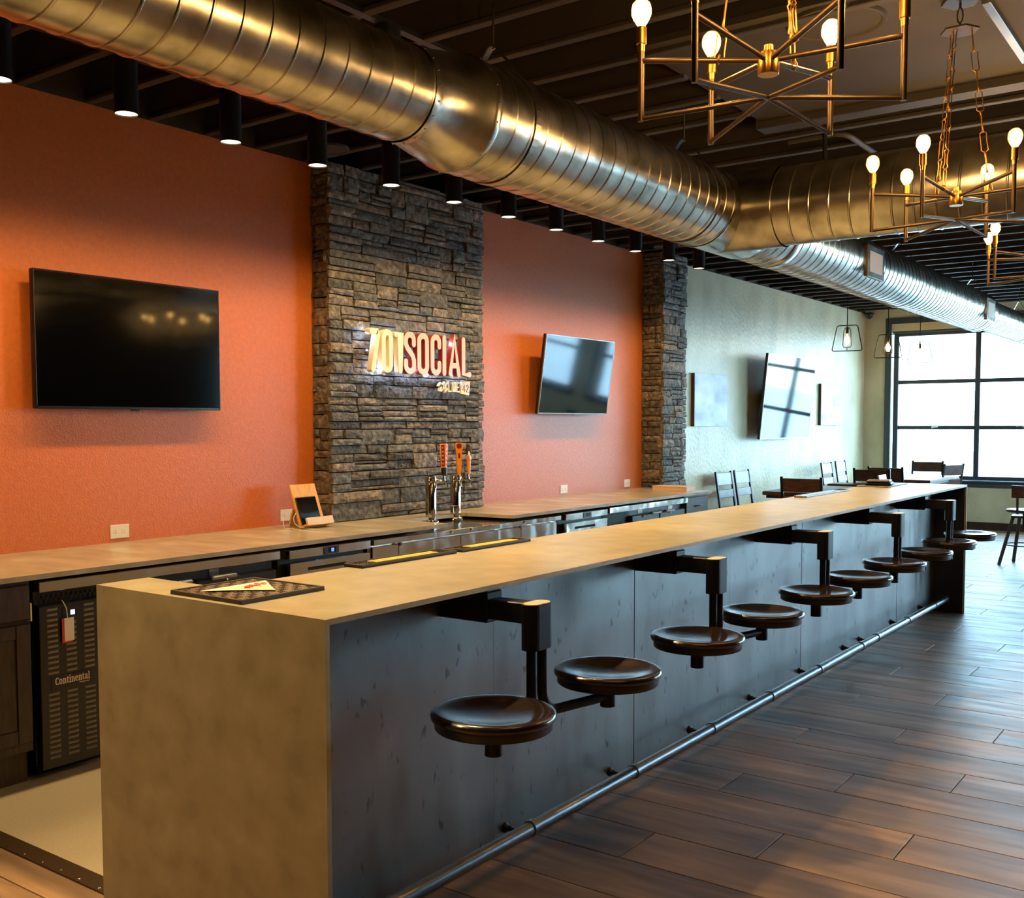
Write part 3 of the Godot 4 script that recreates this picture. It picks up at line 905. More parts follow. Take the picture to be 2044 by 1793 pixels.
func pendant(label: String, at: Vector3):
	var o := thing("pendant_lamp", label, "pendant lamp", at)
	var c := MB.new()
	c.tube([Vector3(0, 0.0, 0), Vector3(0, CEIL - at.y, 0)], 0.006, 8)
	part(o, "stem", c, M.black_metal)
	var fr := MB.new()
	var pts := [Vector2(-0.12, 0), Vector2(0.12, 0), Vector2(0.18, -0.31), Vector2(-0.18, -0.31)]
	var P := []
	for i in 4:
		var a: Vector2 = pts[i]
		var p: Vector2 = pts[(i + 3) % 4]
		var n: Vector2 = pts[(i + 1) % 4]
		var r := 0.03
		for j in 5:
			var s := j / 4.0
			var q := a + (p - a).normalized() * r * (1 - s) * (1 - s) + (n - a).normalized() * r * s * s
			P.append(Vector3(q.x, q.y, 0))
	fr.tube(P, 0.006, 8, true)
	var cage := part(o, "frame", fr, M.black_metal)
	cage.rotation.y = 0.15
	var g := MB.new()
	g.tube([Vector2(-0.022, -0.03), Vector2(0.022, -0.03), Vector2(0.04, -0.06), Vector2(0.05, -0.24), Vector2(0.04, -0.265), Vector2(-0.04, -0.265), Vector2(-0.05, -0.24), Vector2(-0.04, -0.06)].map(func(q): return Vector3(q.x, q.y, 0)), 0.0045, 8, true)
	g.tube([Vector3(0, -0.265, 0), Vector3(0, -0.315, 0)], 0.004, 6)
	part(cage, "inner_loop", g, M.black_metal)
	var so := MB.new()
	so.lathe([Vector2(0, -0.1), Vector2(0.018, -0.1), Vector2(0.018, -0.04), Vector2(0.008, -0.02), Vector2(0.008, 0.005), Vector2(0, 0.005)], 14)
	part(o, "socket", so, M.brass)
	var bu := MB.new()
	bu.lathe([Vector2(0, -0.235), Vector2(0.022, -0.225), Vector2(0.032, -0.195), Vector2(0.03, -0.16), Vector2(0.016, -0.12), Vector2(0.013, -0.1)], 20)
	var bulb := part(o, "bulb", bu, M.bulb_glass)
	var fi := MB.new(); fi.ball(Vector3(0, -0.175, 0), Vector3(0.02, 0.045, 0.02), 12, 8)
	part(bulb, "filament", fi, M.filament)
	var l := OmniLight3D.new(); l.name = "bulb_light"
	l.light_color = Color(1.0, 0.78, 0.48); l.light_energy = 0.15; l.omni_range = 15.0; l.omni_attenuation = 2.0; l.light_size = 0.015; l.shadow_enabled = true
	l.position = Vector3(0, -0.175, 0)
	bulb.add_child(l)

func pendants():
	pendant("black trapezoid wire pendant lamp before the pale wall, nearest of its row", Vector3(-2.2, 2.77, -11.0))
	pendant("black trapezoid wire pendant lamp at the left edge of the big window", Vector3(-2.19, 2.77, -12.68))
	pendant("black trapezoid wire pendant lamp washed out against the first window pane", Vector3(-2.19, 2.77, -14.3))

# ------------------------------------------------------------------ televisions and sign
func television(label: String, zl: float, zr: float, y0: float, y1: float, xb: float, xt: float, silver: bool):
	var w := zl - zr
	var h := y1 - y0
	var tilt := atan2(xt - xb, h)
	var o := thing("television", label, "television", Vector3((xb + xt) / 2, (y0 + y1) / 2, (zl + zr) / 2))
	# local: x along the wall to the right (world -z), y up, z into the room
	var B := Basis(Vector3.UP, PI / 2) * Basis(Vector3.RIGHT, tilt)
	o.basis = B
	var fm: Material = M.tv_frame_silver if silver else M.tv_frame
	var b := MB.new()
	b.box(Vector3(0, 0, -0.02), Vector3(w, h, 0.03), 0.004)
	b.box(Vector3(0, -0.04, -0.045), Vector3(w * 0.7, h * 0.6, 0.03), 0.008)
	part(o, "back_case", b, M.black)
	var fr := MB.new()
	var bw := 0.009
	fr.box(Vector3(-w / 2 + bw / 2, 0, -0.006), Vector3(bw, h, 0.016), 0.002)
	fr.box(Vector3(w / 2 - bw / 2, 0, -0.006), Vector3(bw, h, 0.016), 0.002)
	fr.box(Vector3(0, h / 2 - bw / 2, -0.006), Vector3(w - bw * 2, bw, 0.016), 0.002)
	fr.box(Vector3(0, -h / 2 + bw * 0.8, -0.006), Vector3(w - bw * 2, bw * 1.6, 0.016), 0.002)
	fr.box(Vector3(0, -h / 2 - 0.004, -0.006), Vector3(0.05, 0.007, 0.014), 0.002)
	part(o, "bezel", fr, fm)
	part(o, "screen", bx(Vector3(0, 0.003, -0.003), Vector3(w - bw * 2, h - bw * 2.6, 0.006)), M.screen)
	var d := (xb + xt) / 2 - WALL
	var mt := MB.new()
	var inv := B.inverse()
	mt.bar(Vector3(0, 0, -0.05), inv * Vector3(-d + 0.012, 0, 0), 0.14, 0.2, 0.004)
	part(o, "wall_mount", mt, M.black)

func televisions():
	television("large flat black television on the orange wall left of the stone pillar", -0.951, -2.106, 1.661, 2.3645, -3.02, -3.02, false)
	television("silver edged television tilted down between the two stone pillars", -5.44, -6.585, 1.657, 2.337, -3.01, -2.918, true)
	television("tall reflective television on the pale wall between two canvas prints", -10.15, -11.80, 1.377, 2.42, -2.96, -2.86, true)

func letter_strokes(ch: String) -> Array:   # strokes in a box 1 high; each [points, closed]; condensed grotesk
	var w := 0.36
	var arc := func(cx: float, cy: float, r: float, a0: float, a1: float, n := 8) -> Array:
		var o := []
		for i in n + 1: o.append(Vector2(cx, cy) + Vector2.from_angle(deg_to_rad(lerpf(a0, a1, i / float(n)))) * r)
		return o
	var r := 0.125
	var lo := r + 0.07
	var hi := 1.0 - 0.07 - r
	match ch:
		"O", "0": return [[arc.call(w / 2, hi, r, 0, 180) + arc.call(w / 2, lo, r, 180, 360), true]]
		"7": return [[[Vector2(0.05, 0.93), Vector2(0.33, 0.93), Vector2(0.33, 0.86), Vector2(0.12, 0.07)], false]]
		"1": return [[[Vector2(0.06, 0.90), Vector2(0.2, 0.93), Vector2(0.2, 0.07)], false]]
		"S": return [[[Vector2(w / 2 + r, hi - 0.1)] + arc.call(w / 2, hi, r, 0, 180) + [Vector2(w / 2 - r, hi - 0.09), Vector2(w / 2 - r * 0.7, hi - 0.18), Vector2(w / 2 + r * 0.7, lo + 0.24), Vector2(w / 2 + r, lo + 0.13)] + arc.call(w / 2, lo, r, 360, 180) + [Vector2(w / 2 - r, lo + 0.1)], false]]
		"C": return [[[Vector2(w / 2 + r, hi - 0.1)] + arc.call(w / 2, hi, r, 0, 180) + arc.call(w / 2, lo, r, 180, 360) + [Vector2(w / 2 + r, lo + 0.1)], false]]
		"I": return [[[Vector2(0.07, 0.93), Vector2(0.07, 0.07)], false]]
		"A": return [[[Vector2(0.06, 0.07), Vector2(0.2, 0.93), Vector2(0.34, 0.07)], false], [[Vector2(0.11, 0.27), Vector2(0.29, 0.27)], false]]
		"L": return [[[Vector2(0.07, 0.93), Vector2(0.07, 0.07), Vector2(0.29, 0.07)], false]]
	return []

func wall_sign():
	var o := thing("lit_sign", "raised cream and red letter sign on the wide stone pillar", "sign", Vector3(-2.898, 0, 0))
	var H := 0.294
	var spec := [["7", -3.214, 0.105], ["0", -3.335, 0.112], ["1", -3.462, 0.083], ["S", -3.561, 0.125], ["O", -3.703, 0.125], ["C", -3.848, 0.118], ["I", -3.982, 0.0], ["A", -4.052, 0.138], ["L", -4.208, 0.113]]
	# x of the letter runs along -z, its depth along +x
	var B := Basis(Vector3(0, 0, -1), Vector3.UP, Vector3(1, 0, 0))
	for e in spec:
		var strokes := letter_strokes(e[0])
		var lo := 9.0
		var hi := -9.0
		for s in strokes:
			for p in s[0]: lo = minf(lo, p.x); hi = maxf(hi, p.x)
		var sw := 0.040
		var sx: float = (e[2] - sw) / maxf(0.01, hi - lo) if e[2] > 0.0 else 1.0
		var body := MB.new()
		var face := MB.new()
		for s in strokes:
			var P := []
			for p in s[0]: P.append(Vector2(sw / 2 + (p.x - lo) * sx, 0.02 + (p.y - 0.07) / 0.86 * (H - 0.04)))
			var X := Transform3D(B, Vector3(0, 1.927, e[1]))
			body.stroke(P, sw, 0.0, 0.039 + (0.0 if P.size() > 2 else 0.0005), X, s[1])
			face.stroke(P, sw - 0.001, 0.0402, 0.043 + (0.0 if P.size() > 2 else 0.0007), X, s[1])
		var red: bool = e[0] in ["S", "O", "C", "I", "A", "L"]
		var l := part(o, "letter", body, M.red_side if red else M.cream_letter)
		part(l, "letter_face", face, M.red_face if red else M.cream_letter)
	# the small second line: hand drawn @BLUE42
	var small := {
		"@": [[[Vector2(0.25, 0.45), Vector2(0.12, 0.35), Vector2(0.1, 0.15), Vector2(0.22, 0.12), Vector2(0.28, 0.45), Vector2(0.3, 0.2), Vector2(0.42, 0.4), Vector2(0.4, 0.75), Vector2(0.2, 0.85), Vector2(0.0, 0.6)], false]],
		"B": [[[Vector2(0.06, 0.0), Vector2(0.06, 1.0), Vector2(0.26, 0.85), Vector2(0.06, 0.5), Vector2(0.3, 0.3), Vector2(0.06, 0.02)], false]],
		"L": [[[Vector2(0.05, 1.0), Vector2(0.05, 0.05), Vector2(0.25, 0.1)], false]],
		"U": [[[Vector2(0.03, 0.9), Vector2(0.08, 0.1), Vector2(0.25, 0.1), Vector2(0.3, 0.95)], false]],
		"E": [[[Vector2(0.28, 0.95), Vector2(0.05, 0.95), Vector2(0.05, 0.08), Vector2(0.28, 0.08)], false], [[Vector2(0.05, 0.52), Vector2(0.22, 0.52)], false]],
		"4": [[[Vector2(0.2, 0.1), Vector2(0.2, 0.9), Vector2(0.02, 0.35), Vector2(0.3, 0.35)], false]],
		"2": [[[Vector2(0.03, 0.75), Vector2(0.15, 0.92), Vector2(0.27, 0.72), Vector2(0.03, 0.1), Vector2(0.3, 0.1)], false]]}
	var zz := -3.985
	for ch in ["@", "B", "L", "U", "E"]:
		var mb := MB.new()
		for s in small[ch]:
			var P := s[0].map(func(p): return Vector2(p.x * 0.125, p.y * 0.075)) as Array
			mb.stroke(P, 0.0125, -0.015, 0.004, Transform3D(B, Vector3(0, 1.812, zz)), s[1])
		part(o, "small_letter", mb, M.cream_letter)
		zz -= 0.062 if ch == "@" else 0.047
	var pl := MB.new()
	pl.prism(PackedVector2Array([Vector2(0, 0), Vector2(0.098, -0.012), Vector2(0.112, 0.094), Vector2(0.012, 0.09)]), -0.015, 0.003, Transform3D(B, Vector3(0, 1.805, -4.245)))
	var plate := part(o, "number_plate", pl, M.cream_letter)
	var nx := -4.262
	for ch in ["4", "2"]:
		var mb := MB.new()
		for s in small[ch]:
			var P := s[0].map(func(p): return Vector2(p.x * 0.115, p.y * 0.066)) as Array
			mb.stroke(P, 0.006, 0.003, 0.0045, Transform3D(B, Vector3(0, 1.811, nx)), s[1])
		part(plate, "small_number", mb, M.dark_red)
		nx -= 0.042
	# cold halo light behind the letters, thrown at the stones
	for k in 12:
		var l := OmniLight3D.new(); l.name = "halo_light"
		l.light_color = Color(0.72, 0.82, 1.0); l.light_energy = 0.016; l.omni_range = 3.0; l.omni_attenuation = 2.0; l.light_size = 0.012; l.shadow_enabled = true
		l.position = Vector3(-0.008, 1.95 if k % 3 else 2.18, -3.225 - 0.095 * k)
		o.add_child(l)
	var led := MB.new()
	for k in 7: led.box(Vector3(-0.006, 2.075, -3.24 - 0.155 * k), Vector3(0.004, 0.01, 0.02))
	part(o, "halo_led", led, glow(Color(0.72, 0.82, 1.0), 2.0))

# ------------------------------------------------------------------ bar front
func swing_unit(label: String, z: float):
	var o := thing("swing_seat_pair", label, "bar seats", Vector3(0, 0, z), 0.0, "swing-out seats along the bar")
	var yt := 1.012
	var sl := MB.new()
	sl.box(Vector3(-0.145, 0.985, 0), Vector3(0.21, 0.1, 0.085), 0.004)
	sl.box(Vector3(-0.075, 1.04, 0), Vector3(0.06, 0.022, 0.07), 0.002)
	part(o, "mount_sleeve", sl, M.black)
	var ar := MB.new()
	ar.box(Vector3(0.02, 0.979, 0), Vector3(0.15, 0.066, 0.06), 0.003)
	part(o, "mount_arm", ar, M.black)
	# upright housing of rounded section, a pale cap let into its top
	var st := PackedVector2Array()
	for e in [[1.0, 0.0], [-1.0, 180.0]]:
		for j in 11:
			st.append(Vector2(e[0] * 0.030, 0) + Vector2.from_angle(deg_to_rad(e[1] - 90.0 + 18.0 * j)) * 0.031)
	var hs := MB.new()
	var FL := Transform3D(Basis(Vector3(0, 0, -1), Vector3(-1, 0, 0), Vector3.UP), Vector3(0.125, 0, 0))
	hs.prism(st, 0.868, yt, FL)
	part(o, "housing", hs, M.black_metal)
	var cp := MB.new()
	var st2 := PackedVector2Array()
	for p in st: st2.append(p * 0.9)
	cp.prism(st2, yt, yt + 0.002, FL)
	part(o, "housing_cap", cp, M.plastic_white)
	for s in [1.0, -1.0]:
		var c := Vector3(0.195, 0, s * 0.325)
		var P := [Vector3(0.125, 0.88, s * 0.03)]
		for j in 9:
			var a := j / 8.0 * PI / 2
			var k := 0.07
			var d := Vector3(c.x - 0.125, 0, c.z - s * 0.03).normalized()
			P.append(Vector3(0.125, 0.655 + k - k * sin(a), s * 0.03) + d * (k - k * cos(a)))
		P.append(Vector3(c.x, 0.657, c.z))
		var po := MB.new(); po.tube(P, 0.0165, 12)
		part(o, "post", po, M.black_metal)
		var h := MB.new()
		h.lathe([Vector2(0, 0.622), Vector2(0.026, 0.622), Vector2(0.026, 0.71), Vector2(0, 0.71)], 24, Transform3D(Basis(), c))
		part(o, "swivel_hub", h, M.black_metal)
		var pan := MB.new()
		pan.lathe([Vector2(0, 0.703), Vector2(0.168, 0.703), Vector2(0.171, 0.706), Vector2(0.171, 0.732), Vector2(0, 0.732)], 48, Transform3D(Basis(), c))
		part(o, "seat_pan", pan, M.black_satin)
		var se := MB.new()
		se.lathe([Vector2(0.0, 0.728), Vector2(0.174, 0.728), Vector2(0.181, 0.733), Vector2(0.183, 0.741), Vector2(0.181, 0.749), Vector2(0.174, 0.754), Vector2(0.162, 0.7545), Vector2(0.14, 0.752), Vector2(0.11, 0.746), Vector2(0.07, 0.741), Vector2(0.03, 0.739), Vector2(0, 0.739)], 56, Transform3D(Basis(), c))
		part(o, "seat", se, M.seat)

func swing_seats():
	var w := ["nearest to the bar's near corner", "second from the bar's near corner", "in the middle of the row", "second from the bar's far end", "at the bar's far end"]
	for i in 5:
		swing_unit("pair of round dark swing-out bar seats, " + w[i], -0.8 - 1.343 * i)

func foot_rail():
	var o := thing("foot_rail", "long dark steel foot rail along the foot of the bar", "foot rail", Vector3(-0.13, 0.118, 0))
	var r := MB.new()
	r.tube([Vector3(0, 0, -0.1), Vector3(0, 0, -BARLEN + 0.017)], 0.0245, 20)
	part(o, "rail", r, M.rail)
	var k := 0
	for z in [-0.385, -1.144, -1.907, -2.668, -3.402, -4.157, -4.959, -5.297, -6.061, -6.83]:
		var c := MB.new()
		c.lathe([Vector2(0.025, -0.014), Vector2(0.0295, -0.013), Vector2(0.0295, 0.013), Vector2(0.025, 0.014)], 18, Transform3D(Basis(Vector3.RIGHT, Vector3.BACK, Vector3.DOWN), Vector3(0, 0, z)))
		many(o, "collar", k, c.mesh(), M.rail, Vector3.ZERO)
		var b := MB.new()
		b.tube([Vector3(PANEL + 0.13, -0.026, z), Vector3(-0.04, -0.026, z), Vector3(-0.01, -0.012, z)], 0.006, 8)
		b.lathe([Vector2(0, 0.0), Vector2(0.019, 0.0), Vector2(0.019, 0.005), Vector2(0.012, 0.010), Vector2(0.010, 0.024), Vector2(0, 0.024)], 16, Transform3D(Basis(Vector3.UP, Vector3.RIGHT, Vector3.FORWARD), Vector3(PANEL + 0.13, -0.026, z)))
		many(o, "bracket", k, b.mesh(), M.black_metal, Vector3.ZERO)
		k += 1

# ------------------------------------------------------------------ coolers under the back counter
func lip(o: Node3D, z0: float, z1: float, y0: float, y1: float, x := -2.315) -> Node3D:
	return part(o, "steel_lip", span(-2.95, x, y0, y1, z0, z1, 0.003), M.stainless)

func hex_grille(o: Node3D, z0: float, z1: float, y0: float, y1: float, x: float):
	var m := MB.new()
	var s := 0.024
	var row := 0
	var y := y0 + 0.004
	while y < y1 - 0.012:
		var z := z0 - 0.01 - (s / 2 if row % 2 else 0.0)
		while z > z1 + 0.01:
			var P := []
			for j in 6: P.append(Vector3(x, y + 0.008 + 0.0125 * sin(j * PI / 3 + PI / 6), z + 0.0125 * cos(j * PI / 3 + PI / 6)))
			for j in 6: m.bar(P[j], P[(j + 1) % 6], 0.0025, 0.003, 0.0, Vector3.RIGHT)
			z -= s
		y += s * 0.866; row += 1
	var g := part(o, "hex_grille", m, M.black_metal)
	g.set_meta("kind", "stuff")

func bar_handle(o: Node3D, z: float, y: float, w: float, x := -2.335):
	var m := MB.new()
	m.box(Vector3(x + 0.02, y, z), Vector3(0.04, 0.022, w), 0.006)
	part(o, "door_handle", m, M.stainless if false else M.tv_frame_silver)

func coolers():
	# left end: shaker cabinet
	var c := thing("base_cabinet", "dark brown shaker cabinet at the left edge under the worktop", "cabinet", Vector3(0, 0, 0))
	part(c, "body", span(-3.1, -2.355, 0.15, 0.9065, 0.55, -0.515), M.dark_wood)
	part(c, "toe_kick", span(-3.1, -2.41, 0.0, 0.15, 0.55, -0.515), M.dark_wood)
	part(c, "drawer_front", span(-2.354, -2.333, 0.735, 0.885, 0.3, -0.505, 0.003), M.dark_wood)
	var d := MB.new()
	d.box(Vector3(-2.348, 0.455, -0.1), Vector3(0.012, 0.52, 0.8))
	for e in [[0.3, 0.235], [-0.44, -0.505]]: d.box(Vector3(-2.3435, 0.455, (e[0] + e[1]) / 2), Vector3(0.021, 0.52, absf(e[0] - e[1])), 0.002)
	for e in [[0.195, 0.255], [0.655, 0.715]]: d.box(Vector3(-2.3435, (e[0] + e[1]) / 2, -0.102), Vector3(0.021, absf(e[0] - e[1]), 0.672), 0.002)
	part(c, "door", d, M.dark_wood)
	part(c, "hinge", span(-2.36, -2.332, 0.725, 0.805, -0.506, -0.513, 0.001), M.plastic_white)
	# black cooler with the louvred compressor panel
	var o := thing("bar_cooler", "black bar cooler with a louvred panel and steel lip, at the near end", "cooler")
	part(o, "body", span(-3.05, -2.385, 0.06, 0.846, -0.545, -1.925, 0.004), M.black)
	lip(o, -0.54, -1.925, 0.846, 0.893)
	part(o, "base", span(-3.0, -2.45, 0.0, 0.06, -0.58, -1.9), M.void_black)
	hex_grille(o, -0.555, -1.05, 0.785, 0.842, -2.379)
	var p := part(o, "louvre_panel", span(-2.384, -2.336, 0.05, 0.782, -0.548, -0.86, 0.003), M.black_satin)
	var lv := MB.new()   # one pressed louvre: a hood that stands out at its top edge
	var n := 8
	for j in n:
		var q := []
		for e in [j, j + 1]:
			var t := float(e) / n
			var z := 0.026 - 0.052 * t
			var out := 0.006 * minf(1.0, minf(t, 1 - t) * 7.0)
			q.append([Vector3(0.0, -0.007, z), Vector3(out, 0.004, z), Vector3(0, 0.007, z)])
		for s in 2:
			lv.flat(q[0][s], q[1][s], q[1][s + 1], Vector3(1, 0, 0)); lv.flat(q[0][s], q[1][s + 1], q[0][s + 1], Vector3(1, 0, 0))
	var lm := lv.mesh()
	var k := 0
	for col in 3:
		for r in 29:
			if r in [13, 14, 15]: continue
			if col == 1 and r < 3: continue
			many(p, "louvre", k, lm, M.louvre, Vector3(-2.3355, 0.763 - 0.0237 * r, [-0.608, -0.697, -0.786][col])); k += 1
	part(p, "name_plate", span(-2.336, -2.333, 0.402, 0.462, -0.595, -0.797, 0.001), M.black)
	var tx := part(p, "lettering", text("Continental", 0.034, 0.002, "Droid Serif", 700), M.pale_wood, Vector3(-2.3325, 0.437, -0.697))
	tx.rotation.y = PI / 2; tx.scale = Vector3(0.60, 0.95, 1)
	var tx2 := part(p, "small_lettering", text("Refrigerator", 0.008, 0.001, "Droid Serif", 700), M.pale_wood, Vector3(-2.3325, 0.413, -0.755))
	tx2.rotation.y = PI / 2; tx2.scale = Vector3(0.7, 0.8, 1)
	var disp := part(o, "control_panel", span(-2.337, -2.333, 0.695, 0.765, -0.655, -0.745, 0.001), M.black)
	part(disp, "display_light", span(-2.3335, -2.332, 0.727, 0.748, -0.695, -0.715), glow(Color(0.55, 0.6, 1.0), 5.0))
	for e in [[-0.87, -1.385], [-1.392, -1.92]]:
		var dr := part(o, "door", span(-2.384, -2.34, 0.08, 0.795, e[0], e[1], 0.006), M.black_satin)
		bar_handle(dr, (e[0] + e[1]) / 2 + (-0.13 if e[0] > -1.0 else 0.12), 0.80, 0.16)
	part(o, "door_lock", lock_mesh(Vector3(-2.337, 0.785, -1.58)), M.chrome)
	part(o, "badge", span(-2.385, -2.38, 0.802, 0.842, -1.5, -1.56), M.tv_frame_silver)
	# red and cream inspection tags on a tie
	var t := thing("inspection_tag", "cream paper tag over a red one hanging by a white string on the louvred cooler", "tag")
	part(t, "red_tag", span(-2.326, -2.3255, 0.605, 0.715, -0.648, -0.698), M.red)
	part(t, "cream_tag", span(-2.3235, -2.323, 0.612, 0.716, -0.658, -0.705), M.paper)
	var sg := MB.new()
	sg.tube([Vector3(-2.335, 0.797, -0.655), Vector3(-2.329, 0.785, -0.66), Vector3(-2.325, 0.76, -0.67), Vector3(-2.324, 0.71, -0.675)], 0.0022, 6)
	part(t, "string", sg, M.plastic_white)
	# stainless drawer unit
	drawer_unit("stainless steel drawer cooler with a lit blue display beside the black cooler", -1.955, -2.635, true)
	drawer_unit("stainless steel drawer cooler with a dark display, past the long keg cooler", -4.765, -5.425, false)
	# long keg cooler
	var g := thing("keg_cooler", "long stainless steel keg cooler with locks under the tap towers", "cooler")
	part(g, "body", span(-3.05, -2.36, 0.06, 0.848, -2.655, -4.725, 0.003), M.stainless)
	lip(g, -2.665, -4.73, 0.848, 0.884)
	part(g, "base", span(-3.0, -2.45, 0.0, 0.06, -2.7, -4.7), M.void_black)
	for e in [[-2.67, -2.9], [-2.905, -3.52], [-3.525, -4.22], [-4.225, -4.69]]:
		part(g, "door", span(-2.36, -2.33, 0.09, 0.838, e[0], e[1], 0.004), M.stainless)
	for z in [-3.404, -3.615, -4.243]: part(g, "lock", lock_mesh(Vector3(-2.314, 0.867, z)), M.chrome)
	for z in [-2.915, -4.215]: part(g, "latch", span(-2.34, -2.325, 0.825, 0.85, z - 0.012, z + 0.012, 0.003), M.black)
	# black back bar cooler with hex mesh
	var b := thing("bar_cooler", "black bar cooler with hexagon mesh and pale steel lip near the far end", "cooler")
	part(b, "body", span(-3.05, -2.385, 0.06, 0.844, -5.46, -6.88, 0.004), M.black)
	lip(b, -5.46, -6.885, 0.844, 0.893)
	part(b, "base", span(-3.0, -2.45, 0.0, 0.06, -5.5, -6.85), M.void_black)
	hex_grille(b, -5.47, -5.9, 0.745, 0.84, -2.379)
	for e in [[-5.88, -6.37], [-6.39, -6.875]]:
		var dr := part(b, "door", span(-2.384, -2.34, 0.08, 0.795, e[0], e[1], 0.006), M.black_satin)
		bar_handle(dr, (e[0] + e[1]) / 2 + (-0.13 if e[0] > -6.0 else 0.12), 0.80, 0.17)
		part(dr, "door_lock", lock_mesh(Vector3(-2.337, 0.78, e[1] + 0.3)), M.chrome)
	for z in [-6.05, -6.62]: part(b, "badge", span(-2.385, -2.38, 0.8, 0.84, z, z - 0.08), M.plastic_white)
	part(b, "control_panel", span(-2.384, -2.35, 0.70, 0.745, -5.5, -5.8, 0.002), M.black_metal)
	# far cabinet
	var c2 := thing("base_cabinet", "dark cabinet with a bent drawer pull at the far end of the worktop", "cabinet")
	part(c2, "body", span(-3.1, -2.36, 0.15, 0.9065, -6.9, -7.37), M.dark_wood)
	part(c2, "toe_kick", span(-3.1, -2.41, 0.0, 0.15, -6.9, -7.37), M.dark_wood)
	var df := part(c2, "drawer_front", span(-2.359, -2.337, 0.73, 0.885, -6.905, -7.365, 0.003), M.dark_wood)
	var pu := MB.new()
	pu.tube([Vector3(-2.338, 0.80, -7.06), Vector3(-2.315, 0.802, -7.08), Vector3(-2.31, 0.806, -7.14), Vector3(-2.315, 0.802, -7.2), Vector3(-2.338, 0.80, -7.22)], 0.005, 8)
	part(df, "pull", pu, M.black_metal)
	part(c2, "door", span(-2.359, -2.337, 0.17, 0.72, -6.905, -7.365, 0.003), M.dark_wood)

func lock_mesh(at: Vector3) -> MB:
	var m := MB.new()
	m.lathe([Vector2(0, 0), Vector2(0.011, 0), Vector2(0.011, 0.006), Vector2(0.007, 0.009), Vector2(0.003, 0.006), Vector2(0, 0.006)], 16, Transform3D(Basis(Vector3.UP, Vector3.RIGHT, Vector3.FORWARD), at))
	return m

func drawer_unit(label: String, z0: float, z1: float, lit: bool):
	var o := thing("drawer_cooler", label, "cooler")
	part(o, "body", span(-3.05, -2.375, 0.06, 0.882, z0, z1, 0.003), M.black)
	part(o, "base", span(-3.0, -2.45, 0.0, 0.06, z0 - 0.03, z1 + 0.03), M.void_black)
	var top := part(o, "control_front", span(-2.4, -2.315, 0.836, 0.887, z0 - 0.035, z1, 0.003), M.stainless)
	var zc := z0 - 0.035 - 0.49 * (z0 - 0.035 - z1)
	var dp := part(top, "display_bezel", span(-2.316, -2.311, 0.84, 0.882, zc + 0.06, zc - 0.06, 0.002), M.black)
	part(dp, "display", span(-2.3115, -2.3105, 0.847, 0.875, zc + 0.025, zc - 0.035), M.screen)
	if lit:
		part(dp, "display_light", span(-2.311, -2.3098, 0.852, 0.872, zc + 0.002, zc - 0.018), M.led_blue)
	var d := MB.new()
	d.box(Vector3(-2.33, 0.735, (z0 + z1) / 2 - 0.0175), Vector3(0.03, 0.16, z0 - z1 - 0.045), 0.003)
	var dr := part(o, "drawer", d, M.stainless)
	var sl := MB.new()
	sl.box(Vector3(-2.3155, 0.772, (z0 + z1) / 2 + 0.02), Vector3(0.004, 0.018, 0.3), 0.001)
	part(dr, "pull_slot", sl, M.void_black)
	var d2 := MB.new()
	d2.box(Vector3(-2.33, 0.36, (z0 + z1) / 2 - 0.0175), Vector3(0.03, 0.56, z0 - z1 - 0.045), 0.003)
	part(o, "drawer", d2, M.stainless)

# ------------------------------------------------------------------ taps
func tower(label: String, at: Vector3) -> Node3D:
	var o := thing("tap_tower", label, "beer tap", at)
	var c := MB.new()
	c.lathe([Vector2(0, 0), Vector2(0.055, 0.0), Vector2(0.055, 0.012), Vector2(0.048, 0.02), Vector2(0.038, 0.024), Vector2(0.038, 0.318), Vector2(0.035, 0.323), Vector2(0, 0.325)], 36)
	part(o, "column", c, M.chrome)
	for an in [0.6, -0.62]:   # two faucets, one turned to the viewer and one to the far end
		var d := Vector3(cos(an), 0, sin(an))
		var f := MB.new()
		f.lathe([Vector2(0, 0.034), Vector2(0.018, 0.036), Vector2(0.018, 0.044), Vector2(0.011, 0.047), Vector2(0.011, 0.06), Vector2(0, 0.06)], 16, Transform3D(Basis(Vector3.UP, d, Vector3.UP.cross(d)), Vector3(0, 0.296, 0)))
		f.tube([d * 0.05 + Vector3(0, 0.296, 0), d * 0.095 + Vector3(0, 0.293, 0), d * 0.108 + Vector3(0, 0.284, 0), d * 0.118 + Vector3(0, 0.25, 0)], 0.0075, 10)
		f.lathe([Vector2(0, 0.285), Vector2(0.010, 0.287), Vector2(0.012, 0.30), Vector2(0.008, 0.318), Vector2(0.006, 0.332), Vector2(0, 0.334)], 14, Transform3D(Basis(), d * 0.092))
		part(o, "faucet", f, M.chrome)
	return o

